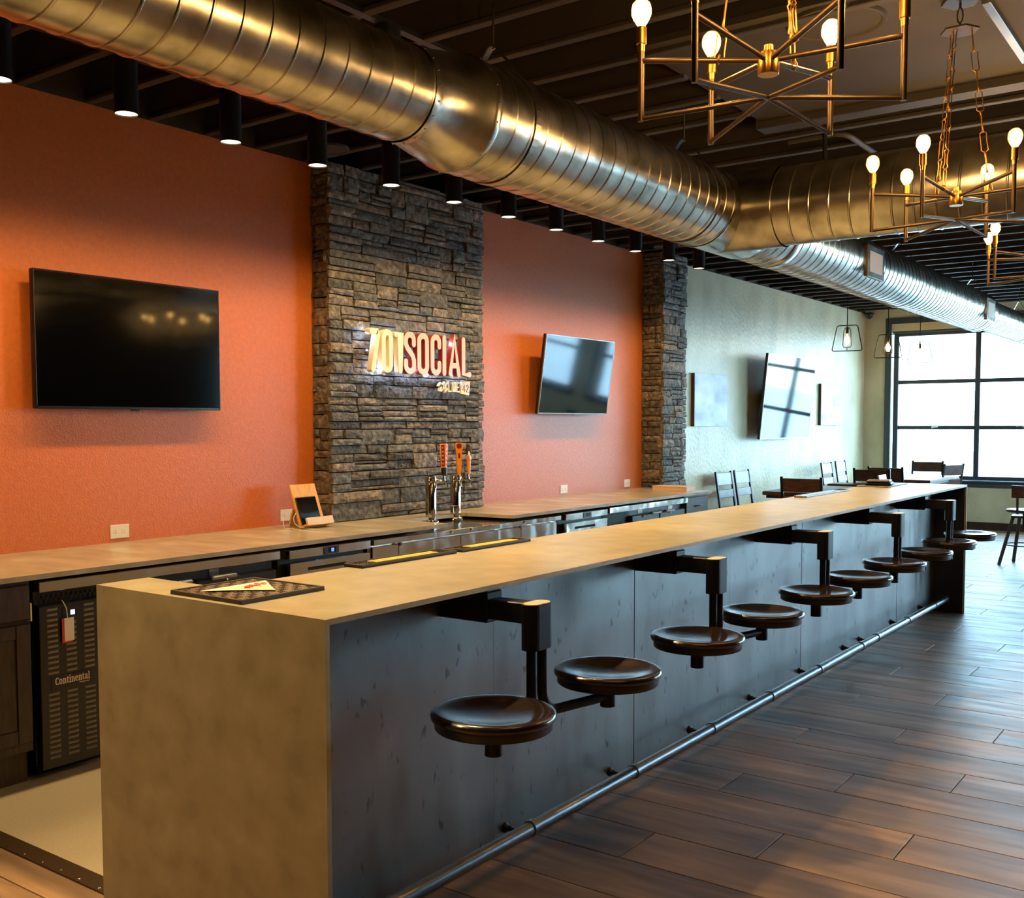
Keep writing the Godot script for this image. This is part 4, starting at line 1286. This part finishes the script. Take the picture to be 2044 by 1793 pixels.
func taps():
	var a := tower("steel beer tap tower on the left, with one square lettered handle", Vector3(-2.73, 0.885, -3.69))
	var b := tower("steel beer tap tower on the right, with an orange and a brown handle", Vector3(-2.73, 0.885, -3.965))
	var zt := MB.new()
	zt.tube(range(24).map(func(i): return Vector3(0.039 * cos(TAU * i / 24), 0.105, 0.039 * sin(TAU * i / 24))) , 0.0016, 6, true)
	zt.tube([Vector3(0.0, 0.105, 0.039), Vector3(0.02, 0.11, 0.075)], 0.0016, 6)
	part(b, "cable_tie", zt, M.plastic_white)
	# the square salmon block with F A R G O down its face
	var bl := MB.new()
	var q := func(y: float, w: float) -> Array: return [Vector3(-w, y, -w), Vector3(w, y, -w), Vector3(w, y, w), Vector3(-w, y, w)]
	var lo: Array = q.call(0.052, 0.0165)
	var hi: Array = q.call(0.225, 0.0225)
	for i in 4:
		var j := (i + 1) % 4
		bl.flat(lo[i], lo[j], hi[j], lo[i] + lo[j] - Vector3(0, 0.1, 0)); bl.flat(lo[i], hi[j], hi[i], lo[i] + lo[j] - Vector3(0, 0.1, 0))
	bl.flat(hi[0], hi[1], hi[2], Vector3.UP); bl.flat(hi[0], hi[2], hi[3], Vector3.UP)
	bl.flat(lo[0], lo[1], lo[2], Vector3.DOWN); bl.flat(lo[0], lo[2], lo[3], Vector3.DOWN)
	var h := part(a, "tap_handle", bl, M.salmon, Vector3(-2.655, 1.216, -3.747) - a.position, "square salmon tap handle lettered in red with a black foot")
	h.rotation = Vector3(-0.16, 0.35, 0.06)
	var ft := MB.new()
	ft.lathe([Vector2(0, 0), Vector2(0.012, 0.0), Vector2(0.021, 0.006), Vector2(0.022, 0.055), Vector2(0, 0.055)], 20)
	part(h, "foot", ft, M.black)
	for i in 5:
		var y := 0.205 - 0.032 * i
		var t := part(h, "letter", text("FARGO"[i], 0.024, 0.002, "Droid Sans", 700), M.red, Vector3(0.0165 + (y - 0.052) * 0.0347 + 0.0008, y, 0.0))
		t.rotation = Vector3(0, PI / 2, 0); t.scale = Vector3(1.15, 0.85, 1)
	var dp := part(h, "dark_panel", span(-0.012, 0.012, -0.075, 0.075, -0.001, 0.001), M.dark_red, Vector3(0, 0.14, 0.0207))
	dp.rotation.x = 0.034
	for i in 5:
		var t2 := part(h, "panel_letter", text("FARGO"[i], 0.017, 0.001, "Droid Sans", 700), M.salmon, Vector3(0, 0.195 - 0.028 * i, 0.0219 + (0.055 - 0.028 * i) * 0.034))
		t2.scale = Vector3(1.0, 0.8, 1)
	# orange paddle
	var gp := MB.new()
	var pl := PackedVector2Array()
	for e in [Vector2(-0.011, 0.0), Vector2(0.011, 0.0), Vector2(0.019, 0.12), Vector2(0.021, 0.17), Vector2(0.027, 0.19), Vector2(0.028, 0.215), Vector2(0.018, 0.228), Vector2(-0.018, 0.228), Vector2(-0.028, 0.215), Vector2(-0.027, 0.19), Vector2(-0.021, 0.17), Vector2(-0.019, 0.12)]: pl.append(e)
	gp.prism(pl, -0.012, 0.012, Transform3D(Basis(Vector3.UP, 0.9), Vector3.ZERO))
	var g := part(b, "tap_handle", gp, M.orange_tap, Vector3(-2.655, 1.216, -3.914) - b.position, "tall orange paddle shaped tap handle")
	g.rotation = Vector3(-0.05, 0, 0.05)
	var em := MB.new()
	em.lathe([Vector2(0, 0.0125), Vector2(0.019, 0.0125), Vector2(0.019, 0.014), Vector2(0, 0.0145)], 20, Transform3D(Basis(Vector3.UP, 0.9) * Basis(Vector3.RIGHT, Vector3.BACK, Vector3.DOWN), Vector3(0, 0.205, 0)))
	part(g, "emblem", em, M.dark_red)
	var em2 := MB.new()
	em2.box(Vector3(0, 0.135, 0.0128), Vector3(0.014, 0.035, 0.002), 0.0005)
	var e2 := part(g, "print_band", em2, M.dark_red); e2.rotation.y = 0.9
	# carved handle with a brown knobbed head and two white tabs
	var st := MB.new()
	st.lathe([Vector2(0, 0), Vector2(0.010, 0.0), Vector2(0.012, 0.03), Vector2(0.015, 0.1), Vector2(0.012, 0.14), Vector2(0, 0.15)], 18)
	var r := part(b, "tap_handle", st, M.orange_tap, Vector3(-2.648, 1.216, -4.02) - b.position, "carved orange tap handle with a brown knobbed head")
	r.rotation = Vector3(-0.1, 0, 0.1)
	var hd := MB.new()
	hd.ball(Vector3(0, 0.175, 0), Vector3(0.023, 0.034, 0.02), 16, 10)
	hd.ball(Vector3(0.004, 0.205, 0.006), Vector3(0.017, 0.018, 0.016), 14, 8)
	hd.ball(Vector3(-0.002, 0.145, -0.004), Vector3(0.017, 0.024, 0.016), 14, 8)
	part(r, "head", hd, M.brown_tap)
	for e in [Vector3(0.018, 0.115, 0.004), Vector3(0.016, 0.145, 0.016)]:
		var tb := MB.new(); tb.ball(e, Vector3(0.006, 0.02, 0.010), 10, 8)
		part(r, "tab", tb, M.plastic_white)

# ------------------------------------------------------------------ on the counters and walls
func outlet(label: String, z: float, y: float):
	var o := thing("wall_outlet", label, "outlet", Vector3(WALL, y, z))
	part(o, "cover_plate", bx(Vector3(0.003, 0, 0), Vector3(0.006, 0.075, 0.118), 0.002), M.plastic_white)
	for s in [1.0, -1.0]:
		var f := MB.new()
		f.lathe([Vector2(0, 0.0), Vector2(0.0165, 0.0), Vector2(0.0165, 0.0075), Vector2(0, 0.008)], 20, Transform3D(Basis(Vector3.UP, Vector3.RIGHT, Vector3.FORWARD), Vector3(0, 0, s * 0.026)))
		var r := part(o, "receptacle", f, M.plastic_white)
		var sl := MB.new()
		sl.box(Vector3(0.008, 0.006, s * 0.026), Vector3(0.0012, 0.002, 0.008)); sl.box(Vector3(0.008, -0.006, s * 0.026), Vector3(0.0012, 0.002, 0.009))
		part(r, "slots", sl, M.void_black)

func counter_items():
	outlet("white wall outlet under the large black television", -1.476, 0.99)
	outlet("white wall outlet partly behind the wooden tablet stand", -2.705, 0.992)
	outlet("white wall outlet above the worktop under the silver edged television", -6.017, 0.987)
	outlet("white wall outlet close to the narrow stone pillar", -7.175, 0.987)
	# tablet stand
	var s := thing("tablet_stand", "light wooden tablet stand leaning back beside the wide stone pillar", "tablet stand", Vector3(-2.86, CTOP, -2.665), deg_to_rad(90))
	var B := Basis(Vector3.RIGHT, -0.36)
	var bk := MB.new(); bk.box(B * Vector3(0, 0.14, -0.012) + Vector3(0, 0.012, 0.03), Vector3(0.215, 0.275, 0.018), 0.003, B)
	part(s, "backboard", bk, M.pine)
	var ld := MB.new(); ld.box(B * Vector3(0.01, 0.012, 0.052) + Vector3(0, 0.016, 0.03), Vector3(0.225, 0.05, 0.016), 0.002, B)
	part(s, "front_ledge", ld, M.pale_wood)
	var bs := MB.new(); bs.box(B * Vector3(0, -0.004, 0.02) + Vector3(0, 0.014, 0.03), Vector3(0.215, 0.014, 0.075), 0.002, B)
	part(s, "shelf", bs, M.pine)
	var pr := MB.new(); pr.box(Vector3(0, 0.08, -0.085), Vector3(0.16, 0.16, 0.014), 0.002, Basis(Vector3.RIGHT, 0.35))
	part(s, "rear_prop", pr, M.pine)
	var t := thing("tablet", "black tablet resting in the wooden stand", "tablet", Vector3(-2.86, CTOP, -2.665), deg_to_rad(90))
	var tb := MB.new(); tb.box(B * Vector3(-0.012, 0.098, 0.004) + Vector3(0, 0.012, 0.03), Vector3(0.17, 0.185, 0.008), 0.003, B)
	part(t, "case", tb, M.black)
	var ts := MB.new(); ts.box(B * Vector3(-0.012, 0.098, 0.0085) + Vector3(0, 0.012, 0.03), Vector3(0.158, 0.172, 0.001), 0.0, B)
	part(t, "screen", ts, M.screen)
	var c := MB.new()
	var P := []
	var cv := Curve3D.new()
	for q in [Vector3(-2.868, 1.025, -2.578), Vector3(-2.87, 1.026, -2.552), Vector3(-2.868, 1.0, -2.53), Vector3(-2.86, 0.965, -2.53), Vector3(-2.83, 0.94, -2.548), Vector3(-2.78, 0.934, -2.575), Vector3(-2.72, 0.933, -2.575), Vector3(-2.66, 0.933, -2.56), Vector3(-2.665, 0.933, -2.545), Vector3(-2.72, 0.933, -2.53), Vector3(-2.70, 0.933, -2.45), Vector3(-2.77, 0.933, -2.465), Vector3(-2.87, 0.933, -2.525), Vector3(-2.88, 0.933, -2.47), Vector3(-2.95, 0.933, -2.53), Vector3(-3.0, 0.934, -2.57), Vector3(-3.06, 0.95, -2.62), Vector3(-3.105, 0.985, -2.66)]:
		cv.add_point(q)
	for i in cv.point_count:
		var a := cv.get_point_position(maxi(i - 1, 0))
		var b := cv.get_point_position(mini(i + 1, cv.point_count - 1))
		cv.set_point_in(i, (a - b) * 0.16); cv.set_point_out(i, (b - a) * 0.16)
	var L := cv.get_baked_length()
	for i in 80: P.append(cv.sample_baked(L * i / 79.0))
	c.tube(P, 0.0022, 7)
	tag(part(self, "charging_cable", c, M.plastic_white), "white charging cable curling from the tablet over the worktop", "cable")
	# a shallow wooden box at the far end
	var w := thing("wooden_box", "shallow pale wooden box on the far end of the worktop by the narrow pillar", "box", Vector3(-2.62, CTOP, -7.21), 0.0)
	var wb := MB.new()
	wb.box(Vector3(0, 0.004, 0), Vector3(0.36, 0.008, 0.2), 0.001)
	for e in [[0.0, 0.095, 0.36, 0.012], [0.0, -0.095, 0.36, 0.012]]: wb.box(Vector3(e[0], 0.022, e[1]), Vector3(e[2], 0.036, e[3]), 0.002)
	for e in [0.175, -0.175]: wb.box(Vector3(e, 0.022, 0), Vector3(0.012, 0.0358, 0.178), 0.002)
	part(w, "tray", wb, M.pale_wood)
	part(w, "lid", bx(Vector3(0, 0.042, 0), Vector3(0.37, 0.006, 0.21), 0.002), M.pale_wood)

func bar_mat(label: String, x0: float, x1: float, z0: float, z1: float, printed: bool, mtl: Material):
	var o := thing("bar_mat", label, "bar mat", Vector3((x0 + x1) / 2, BAR, (z0 + z1) / 2))
	var w := x1 - x0
	var d := z0 - z1
	var m := MB.new()
	m.box(Vector3(0, 0.003, 0), Vector3(w, 0.006, d), 0.001)
	for s in [1.0, -1.0]:
		m.box(Vector3(s * (w / 2 - 0.004), 0.007, 0), Vector3(0.008, 0.012, d), 0.0015)
		m.box(Vector3(0, 0.007, s * (d / 2 - 0.004)), Vector3(w - 0.016, 0.012, 0.008), 0.0015)
	part(o, "rubber_tray", m, mtl)
	var nub := MB.new()
	if printed:
		var z := -d / 2 + 0.016
		while z < d / 2 - 0.014:
			var x := -w / 2 + 0.014
			while x < w / 2 - 0.012:
				nub.lathe([Vector2(0.0032, 0.006), Vector2(0.0026, 0.011), Vector2(0, 0.0115)], 6, Transform3D(Basis(), Vector3(x, 0, z)))
				x += 0.012
			z += 0.012
		part(o, "nubs", nub, mtl).set_meta("kind", "stuff")
		# cream lettering band, unreadable at this size: raised dashes of the print
		var pr := MB.new()
		var zz := d * 0.32
		while zz > -d * 0.34:
			var l := 0.012 + 0.012 * absf(sin(zz * 91.0))
			for r in 2:
				pr.box(Vector3(-0.012 + 0.026 * r, 0.0118, zz - l / 2), Vector3(0.020, 0.0012, l), 0.0)
			zz -= l + 0.004
		part(o, "printed_letters", pr, M.yellow)

func bar_items():
	# big spill mat woven of short slanted ribs, with a folded label under it showing through
	var o := thing("bar_mat", "square dark rubber mat with woven ribs on the near end of the bar", "bar mat", Vector3(-0.52, BAR, -0.185))
	var m := MB.new()
	m.box(Vector3(0, 0.002, 0), Vector3(0.325, 0.004, 0.325))
	for s in [1.0, -1.0]:
		m.box(Vector3(s * 0.158, 0.0065, 0), Vector3(0.009, 0.013, 0.325), 0.001)
		m.box(Vector3(0, 0.0065, s * 0.158), Vector3(0.307, 0.013, 0.009), 0.001)
	part(o, "rubber_frame", m, M.rubber)
	var r := MB.new()
	var n := 11
	for i in n:
		for j in n:
			var c := Vector3(-0.1455 + 0.0291 * i, 0.0075, -0.1455 + 0.0291 * j)
			var along := (i + j) % 2 == 0
			for q in [-1, 0, 1]:
				if along: r.box(c + Vector3(0, 0, q * 0.009), Vector3(0.026, 0.0025, 0.0075), 0.0005, Basis(Vector3.RIGHT, 0.6))
				else: r.box(c + Vector3(q * 0.009, 0, 0), Vector3(0.0075, 0.0025, 0.026), 0.0005, Basis(Vector3.BACK, 0.6))
	part(o, "woven_ribs", r, M.rib).set_meta("kind", "stuff")
	var lb := thing("price_card", "cream paper card with red handwriting lying on the woven rubber mat", "card", Vector3(-0.52, BAR + 0.0132, -0.185))
	var cd := MB.new()
	cd.prism(PackedVector2Array([Vector2(-0.066, 0.128), Vector2(-0.07, -0.13), Vector2(0.098, -0.02), Vector2(0.03, 0.03)]), 0.0, 0.0008, Transform3D(Basis(Vector3.RIGHT, Vector3.BACK, Vector3.DOWN), Vector3(0, 0.0008, 0)))
	part(lb, "card", cd, M.paper)
	var wr := MB.new()
	var wx := [0.026, 0.018, 0.030, 0.004, 0.026, -0.002, 0.018, -0.008, 0.030, 0.0, 0.012, -0.016, 0.02, -0.004, 0.008, -0.012]
	var P := []
	for i in wx.size(): P.append(Vector3(-0.026 + wx[i] * 1.3, 0.001, 0.02 - 0.0075 * i))
	wr.tube(P, 0.0018, 5)
	part(lb, "handwriting", wr, M.red)
	bar_mat("long narrow bar mat with yellow print, first behind the woven mat on the aisle edge", -0.686, -0.594, -0.763, -1.30, true, M.rubber)
	bar_mat("long narrow bar mat with yellow print, second along the aisle edge of the bar", -0.686, -0.594, -1.335, -1.815, true, M.rubber)
	bar_mat("long pale glossy narrow mat far down the aisle edge of the bar", -0.635, -0.545, -5.07, -6.0, false, M.tv_frame_silver)
	var k := thing("place_mat", "flat dark mat on the far end of the bar top", "mat", Vector3(-0.55, BAR, -6.83))
	part(k, "mat", bx(Vector3(0, 0.004, 0), Vector3(0.25, 0.008, 0.55), 0.002), M.black_satin)
	var pc := thing("leather_folder", "brown leather folders stacked on the dark mat at the far end of the bar", "folder", Vector3(-0.56, BAR + 0.008, -6.78), 0.2)
	for i in 2:
		var f := MB.new()
		f.box(Vector3(0.0, 0.012 + 0.02 * i, 0.02 * i), Vector3(0.2 - 0.02 * i, 0.018, 0.26 - 0.03 * i), 0.007)
		part(pc, "folder_cover", f, M.dark_wood)
	var mh := thing("menu_holder", "pale upright menu card standing behind the leather folders", "menu", Vector3(-0.60, BAR + 0.008, -7.0), 0.0)
	var mc := MB.new(); mc.box(Vector3(0, 0.035, 0), Vector3(0.012, 0.07, 0.2), 0.001, Basis(Vector3.BACK, 0.2))
	part(mh, "card", mc, M.tv_frame_silver)

# ------------------------------------------------------------------ dining end
func chair_proto(h: float) -> Node3D:
	var o := Node3D.new()
	var hs := 0.60
	for s in [1.0, -1.0]:
		var p := MB.new()
		p.bar(Vector3(s * 0.205, 0, 0.20), Vector3(s * 0.205, hs, 0.185), 0.024, 0.024, 0.002, Vector3.RIGHT)
		p.bar(Vector3(s * 0.205, hs - 0.01, 0.185), Vector3(s * 0.205, h + 0.012, 0.25), 0.022, 0.028, 0.002, Vector3.RIGHT)
		part(o, "rear_post", p, M.black_metal)
		var l := MB.new(); l.bar(Vector3(s * 0.2, 0, -0.2), Vector3(s * 0.2, hs, -0.19), 0.024, 0.024, 0.002, Vector3.RIGHT)
		part(o, "leg", l, M.black_metal)
	var st := MB.new()
	for e in [[Vector3(-0.205, 0.22, -0.195), Vector3(0.205, 0.22, -0.195)], [Vector3(-0.205, 0.3, 0.195), Vector3(0.205, 0.3, 0.195)], [Vector3(-0.205, 0.26, -0.195), Vector3(-0.205, 0.26, 0.195)], [Vector3(0.205, 0.26, -0.195), Vector3(0.205, 0.26, 0.195)]]:
		st.bar(e[0], e[1], 0.018, 0.018, 0.001)
	part(o, "stretcher", st, M.black_metal)
	part(o, "seat", bx(Vector3(0, hs + 0.012, 0), Vector3(0.44, 0.028, 0.42), 0.006), M.chair_wood)
	var lean := atan2(0.065, h + 0.012 - hs)
	var y := h - 0.075
	var bp := MB.new(); bp.box(Vector3(0, y, 0.185 + 0.065 * (y - hs) / (h - hs)), Vector3(0.39, 0.14, 0.014), 0.003, Basis(Vector3.RIGHT, lean))
	part(o, "back_panel", bp, M.chair_wood)
	var y2 := h - 0.24
	var b2 := MB.new(); b2.box(Vector3(0, y2, 0.185 + 0.065 * (y2 - hs) / (h - hs)), Vector3(0.39, 0.09, 0.014), 0.003, Basis(Vector3.RIGHT, lean))
	part(o, "lower_panel", b2, M.chair_wood)
	return o

func table(label: String, x0: float, x1: float, z0: float, z1: float, h: float):
	var o := thing("dining_table", label, "table", Vector3((x0 + x1) / 2, 0, (z0 + z1) / 2))
	var w := x1 - x0
	var d := z0 - z1
	part(o, "tabletop", bx(Vector3(0, h - 0.02, 0), Vector3(w, 0.04, d), 0.004), M.chair_wood)
	part(o, "edge_band", bx(Vector3(0, h - 0.055, 0), Vector3(w - 0.06, 0.035, d - 0.06), 0.003), M.dark_wood)
	var c := MB.new()
	c.tube([Vector3(0, 0.02, 0), Vector3(0, h - 0.07, 0)], 0.035, 16)
	part(o, "column", c, M.black_metal)
	var b := MB.new()
	b.lathe([Vector2(0, 0), Vector2(0.26, 0.0), Vector2(0.26, 0.01), Vector2(0.05, 0.03), Vector2(0, 0.03)], 28)
	part(o, "base", b, M.black_metal)

func dining():
	table("dark wooden table before the pale wall, nearest of the tables", -2.3, -1.6, -8.62, -9.95, 0.86)
	table("small dark wooden table behind the bar's pale mat, second from the front", -2.2, -1.62, -10.36, -10.72, 0.86)
	table("dark wooden table nearest to the big window, bright with glare", -2.12, -1.39, -11.78, -13.3, 0.86)
	var p := chair_proto(1.02)
	p.name = "dining_chair"
	p.set_meta("category", "chair"); p.set_meta("group", "counter height dining chairs")
	var list := [
		["dining chair on the wall side of the nearest table, left one", Vector3(-2.74, 0, -9.17), PI * 1.5],
		["dining chair on the wall side of the nearest table, right one", Vector3(-2.74, 0, -9.68), PI * 1.5],
		["dining chair with its wooden back to us at the nearest table", Vector3(-1.81, 0, -8.67), 0.0],
		["dining chair with its back to us just beyond the small table", Vector3(-1.83, 0, -11.08), 0.0],
		["dining chair with its back to us at the window table", Vector3(-1.85, 0, -11.72), 0.0],
		["dining chair bright with glare by the pale wall, nearer of two", Vector3(-2.68, 0, -12.45), PI * 1.5],
		["dining chair bright with glare by the pale wall, farther of two", Vector3(-2.74, 0, -13.22), PI * 1.5],
		["dining chair facing us in front of the big window", Vector3(-1.94, 0, -13.62), PI],
		["dining chair on the right side of the window table, turned sideways", Vector3(-1.60, 0, -13.0), 1.2],
	]
	for i in list.size():
		var e: Array = list[i]
		var c: Node3D = p if i == 0 else p.duplicate()
		c.name = numbered("dining_chair")
		add_child(c, true)
		c.position = e[1]; c.rotation.y = e[2]
		c.set_meta("label", e[0])
	# swivel stool at the right edge
	swivel_stool("wooden swivel stool with curved back at the right edge past the bar", Vector3(-0.16, 0, -10.82), 0.12)
	swivel_stool("wooden swivel stool mostly cut off by the right edge, behind the first one", Vector3(0.19, 0, -11.5), 0.1)

func swivel_stool(label: String, at: Vector3, turn: float):
	var o := thing("swivel_stool", label, "stool", at, turn)
	for k in 4:
		var a := PI / 4 + k * PI / 2 + 0.35
		var d := Vector3(cos(a), 0, sin(a))
		var l := MB.new()
		l.bar(d * 0.26, d * 0.12 + Vector3(0, 0.53, 0), 0.03, 0.03, 0.003, Vector3(-d.z, 0, d.x))
		part(o, "leg", l, M.dark_wood)
	var r := MB.new()
	r.tube(range(32).map(func(i): return Vector3(0.2 * cos(TAU * i / 32), 0.225, 0.2 * sin(TAU * i / 32))), 0.007, 8, true)
	part(o, "foot_ring", r, M.black_metal)
	var tp := MB.new()
	tp.box(Vector3(0, 0.54, 0), Vector3(0.25, 0.022, 0.25), 0.003)
	tp.tube([Vector3(0, 0.4, 0), Vector3(0, 0.6, 0)], 0.018, 12)
	part(o, "swivel_frame", tp, M.black_metal)
	var s := MB.new()
	s.lathe([Vector2(0, 0.588), Vector2(0.175, 0.588), Vector2(0.183, 0.596), Vector2(0.183, 0.61), Vector2(0.175, 0.618), Vector2(0.1, 0.612), Vector2(0, 0.61)], 36)
	part(o, "seat", s, M.chair_wood)
	for x in [-0.06, 0.06]:
		var P := []
		for q in [Vector3(x, 0.575, 0.05), Vector3(x, 0.578, 0.16), Vector3(x, 0.6, 0.205), Vector3(x, 0.66, 0.225), Vector3(x, 0.86, 0.245)]: P.append(q)
		var b := MB.new()
		for i in P.size() - 1: b.bar(P[i], P[i + 1], 0.025, 0.012, 0.001, Vector3(0, 0.7, 0.7))
		part(o, "back_strap", b, M.dark_wood)
	var bk := MB.new()
	var n := 10
	for i in n:
		var a0 := (float(i) / n - 0.5) * 0.95
		var a1 := (float(i + 1) / n - 0.5) * 0.95
		var q := func(a: float, rr: float, y: float) -> Vector3: return Vector3(sin(a) * rr, y, 0.02 + cos(a) * rr - 0.02)
		var w0 := 0.985
		for e in [[0.262, 1.0], [0.248, -1.0]]:
			var n0: Vector3 = Vector3(sin(a0), 0, cos(a0)) * e[1]
			var n1: Vector3 = Vector3(sin(a1), 0, cos(a1)) * e[1]
			bk.tri(q.call(a0, e[0], 0.757), q.call(a1, e[0], 0.757), q.call(a1, e[0], 0.893), n0, n1, n1)
			bk.tri(q.call(a0, e[0], 0.757), q.call(a1, e[0], 0.893), q.call(a0, e[0], 0.893), n0, n1, n0)
		for y in [0.757, 0.893]:
			bk.quad(q.call(a0, 0.248, y), q.call(a1, 0.248, y), q.call(a1, 0.262, y), q.call(a0, 0.262, y), Vector3(0, -1.0 if y < 0.8 else 1.0, 0))
		if i == 0: bk.quad(q.call(a0, 0.248, 0.757), q.call(a0, 0.262, 0.757), q.call(a0, 0.262, 0.893), q.call(a0, 0.248, 0.893), Vector3(-1, 0, 0))
		if i == n - 1: bk.quad(q.call(a1, 0.248, 0.757), q.call(a1, 0.262, 0.757), q.call(a1, 0.262, 0.893), q.call(a1, 0.248, 0.893), Vector3(1, 0, 0))
	part(o, "curved_back", bk, M.chair_wood)

func small_fittings():
	# canvases on the pale wall
	var sky1 := tri_mat(noise_tex([Color8(170, 178, 192), Color8(196, 202, 210), Color8(214, 216, 218), Color8(228, 226, 220)], 0.005, 4, 91), Vector3(0.7, 1.1, 0.5), 0.5)
	for e in [["square canvas print of pale clouds right of the narrow stone pillar", -8.6, -9.458], ["square canvas print beyond the tall television, washed out by glare", -12.64, -13.5]]:
		var o := thing("canvas_print", e[0], "picture", Vector3(WALL, 1.838, (e[1] + e[2]) / 2))
		part(o, "stretcher_frame", bx(Vector3(0.02, 0, 0), Vector3(0.038, 0.585, 0.855), 0.003), M.brown_tap)
		part(o, "canvas", bx(Vector3(0.041, 0, 0), Vector3(0.004, 0.588, 0.858), 0.0015), sky1)
	# dome camera in the far corner
	var d := thing("dome_camera", "small dark dome camera in the far upper corner of the room", "camera", Vector3(-3.03, CEIL, -14.6))
	part(d, "mount_plate", bx(Vector3(0, -0.015, 0), Vector3(0.12, 0.03, 0.12), 0.004), M.black_satin)
	var dm := MB.new()
	dm.lathe([Vector2(0, -0.1), Vector2(0.03, -0.095), Vector2(0.05, -0.075), Vector2(0.056, -0.045), Vector2(0.056, -0.03), Vector2(0, -0.03)], 24)
	part(d, "dome", dm, M.screen)
	# round ceiling speakers and diffusers
	for e in [["round dark ceiling speaker above the left edge of the wide stone pillar", Vector3(-2.70, 3.262, -2.70), 0.128], ["large round ceiling speaker on the drywall panel between the chandeliers", Vector3(0.42, CEIL + 0.018, -2.66), 0.21], ["round dark ceiling speaker above the narrow stone pillar", Vector3(-2.67, 3.262, -7.12), 0.128]]:
		var s := thing("ceiling_speaker", e[0], "speaker", e[1])
		var r: float = e[2]
		var m := MB.new()
		m.lathe([Vector2(r * 0.86, -0.006), Vector2(r * 0.9, -0.012), Vector2(r * 0.97, -0.012), Vector2(r, 0.0), Vector2(r, 0.004)], 40)
		part(s, "rim", m, M.joist)
		var g := MB.new(); g.lathe([Vector2(0, -0.007), Vector2(r * 0.88, -0.006), Vector2(r * 0.88, 0.0), Vector2(0, 0.0)], 40)
		part(s, "grille", g, M.black_ceiling)
	# a flat light metal channel on the ceiling and a bent conduit with a sprinkler over the branch duct
	var ch := thing("ceiling_channel", "light grey metal channel on the ceiling by the second chandelier's canopy", "conduit", Vector3(0.99, CEIL + 0.01, -3.22))
	part(ch, "channel", bx(Vector3.ZERO, Vector3(0.035, 0.02, 0.88), 0.002), M.tv_frame_silver)
	var cd := MB.new()
	cd.tube([Vector3(-0.35, 3.23, -4.14), Vector3(-0.08, 3.23, -4.14), Vector3(-0.03, 3.225, -4.16), Vector3(-0.01, 3.22, -4.22), Vector3(-0.01, 3.22, -4.75)], 0.016, 12)
	tag(part(self, "conduit", cd, M.joist), "bent grey conduit under the joists above the branch duct", "conduit")
	var sp := thing("sprinkler", "dark pendent sprinkler drop above the branch duct", "sprinkler", Vector3(-0.12, 3.0, -4.1))
	var s1 := MB.new(); s1.tube([Vector3(0, 0.0, 0), Vector3(0, 0.23, 0)], 0.012, 10)
	part(sp, "drop_pipe", s1, M.black_satin)
	var s2 := MB.new(); s2.lathe([Vector2(0, -0.06), Vector2(0.03, -0.058), Vector2(0.03, -0.052), Vector2(0.012, -0.045), Vector2(0.016, -0.01), Vector2(0.02, 0.0), Vector2(0, 0.01)], 16)
	part(sp, "head", s2, M.black_metal)
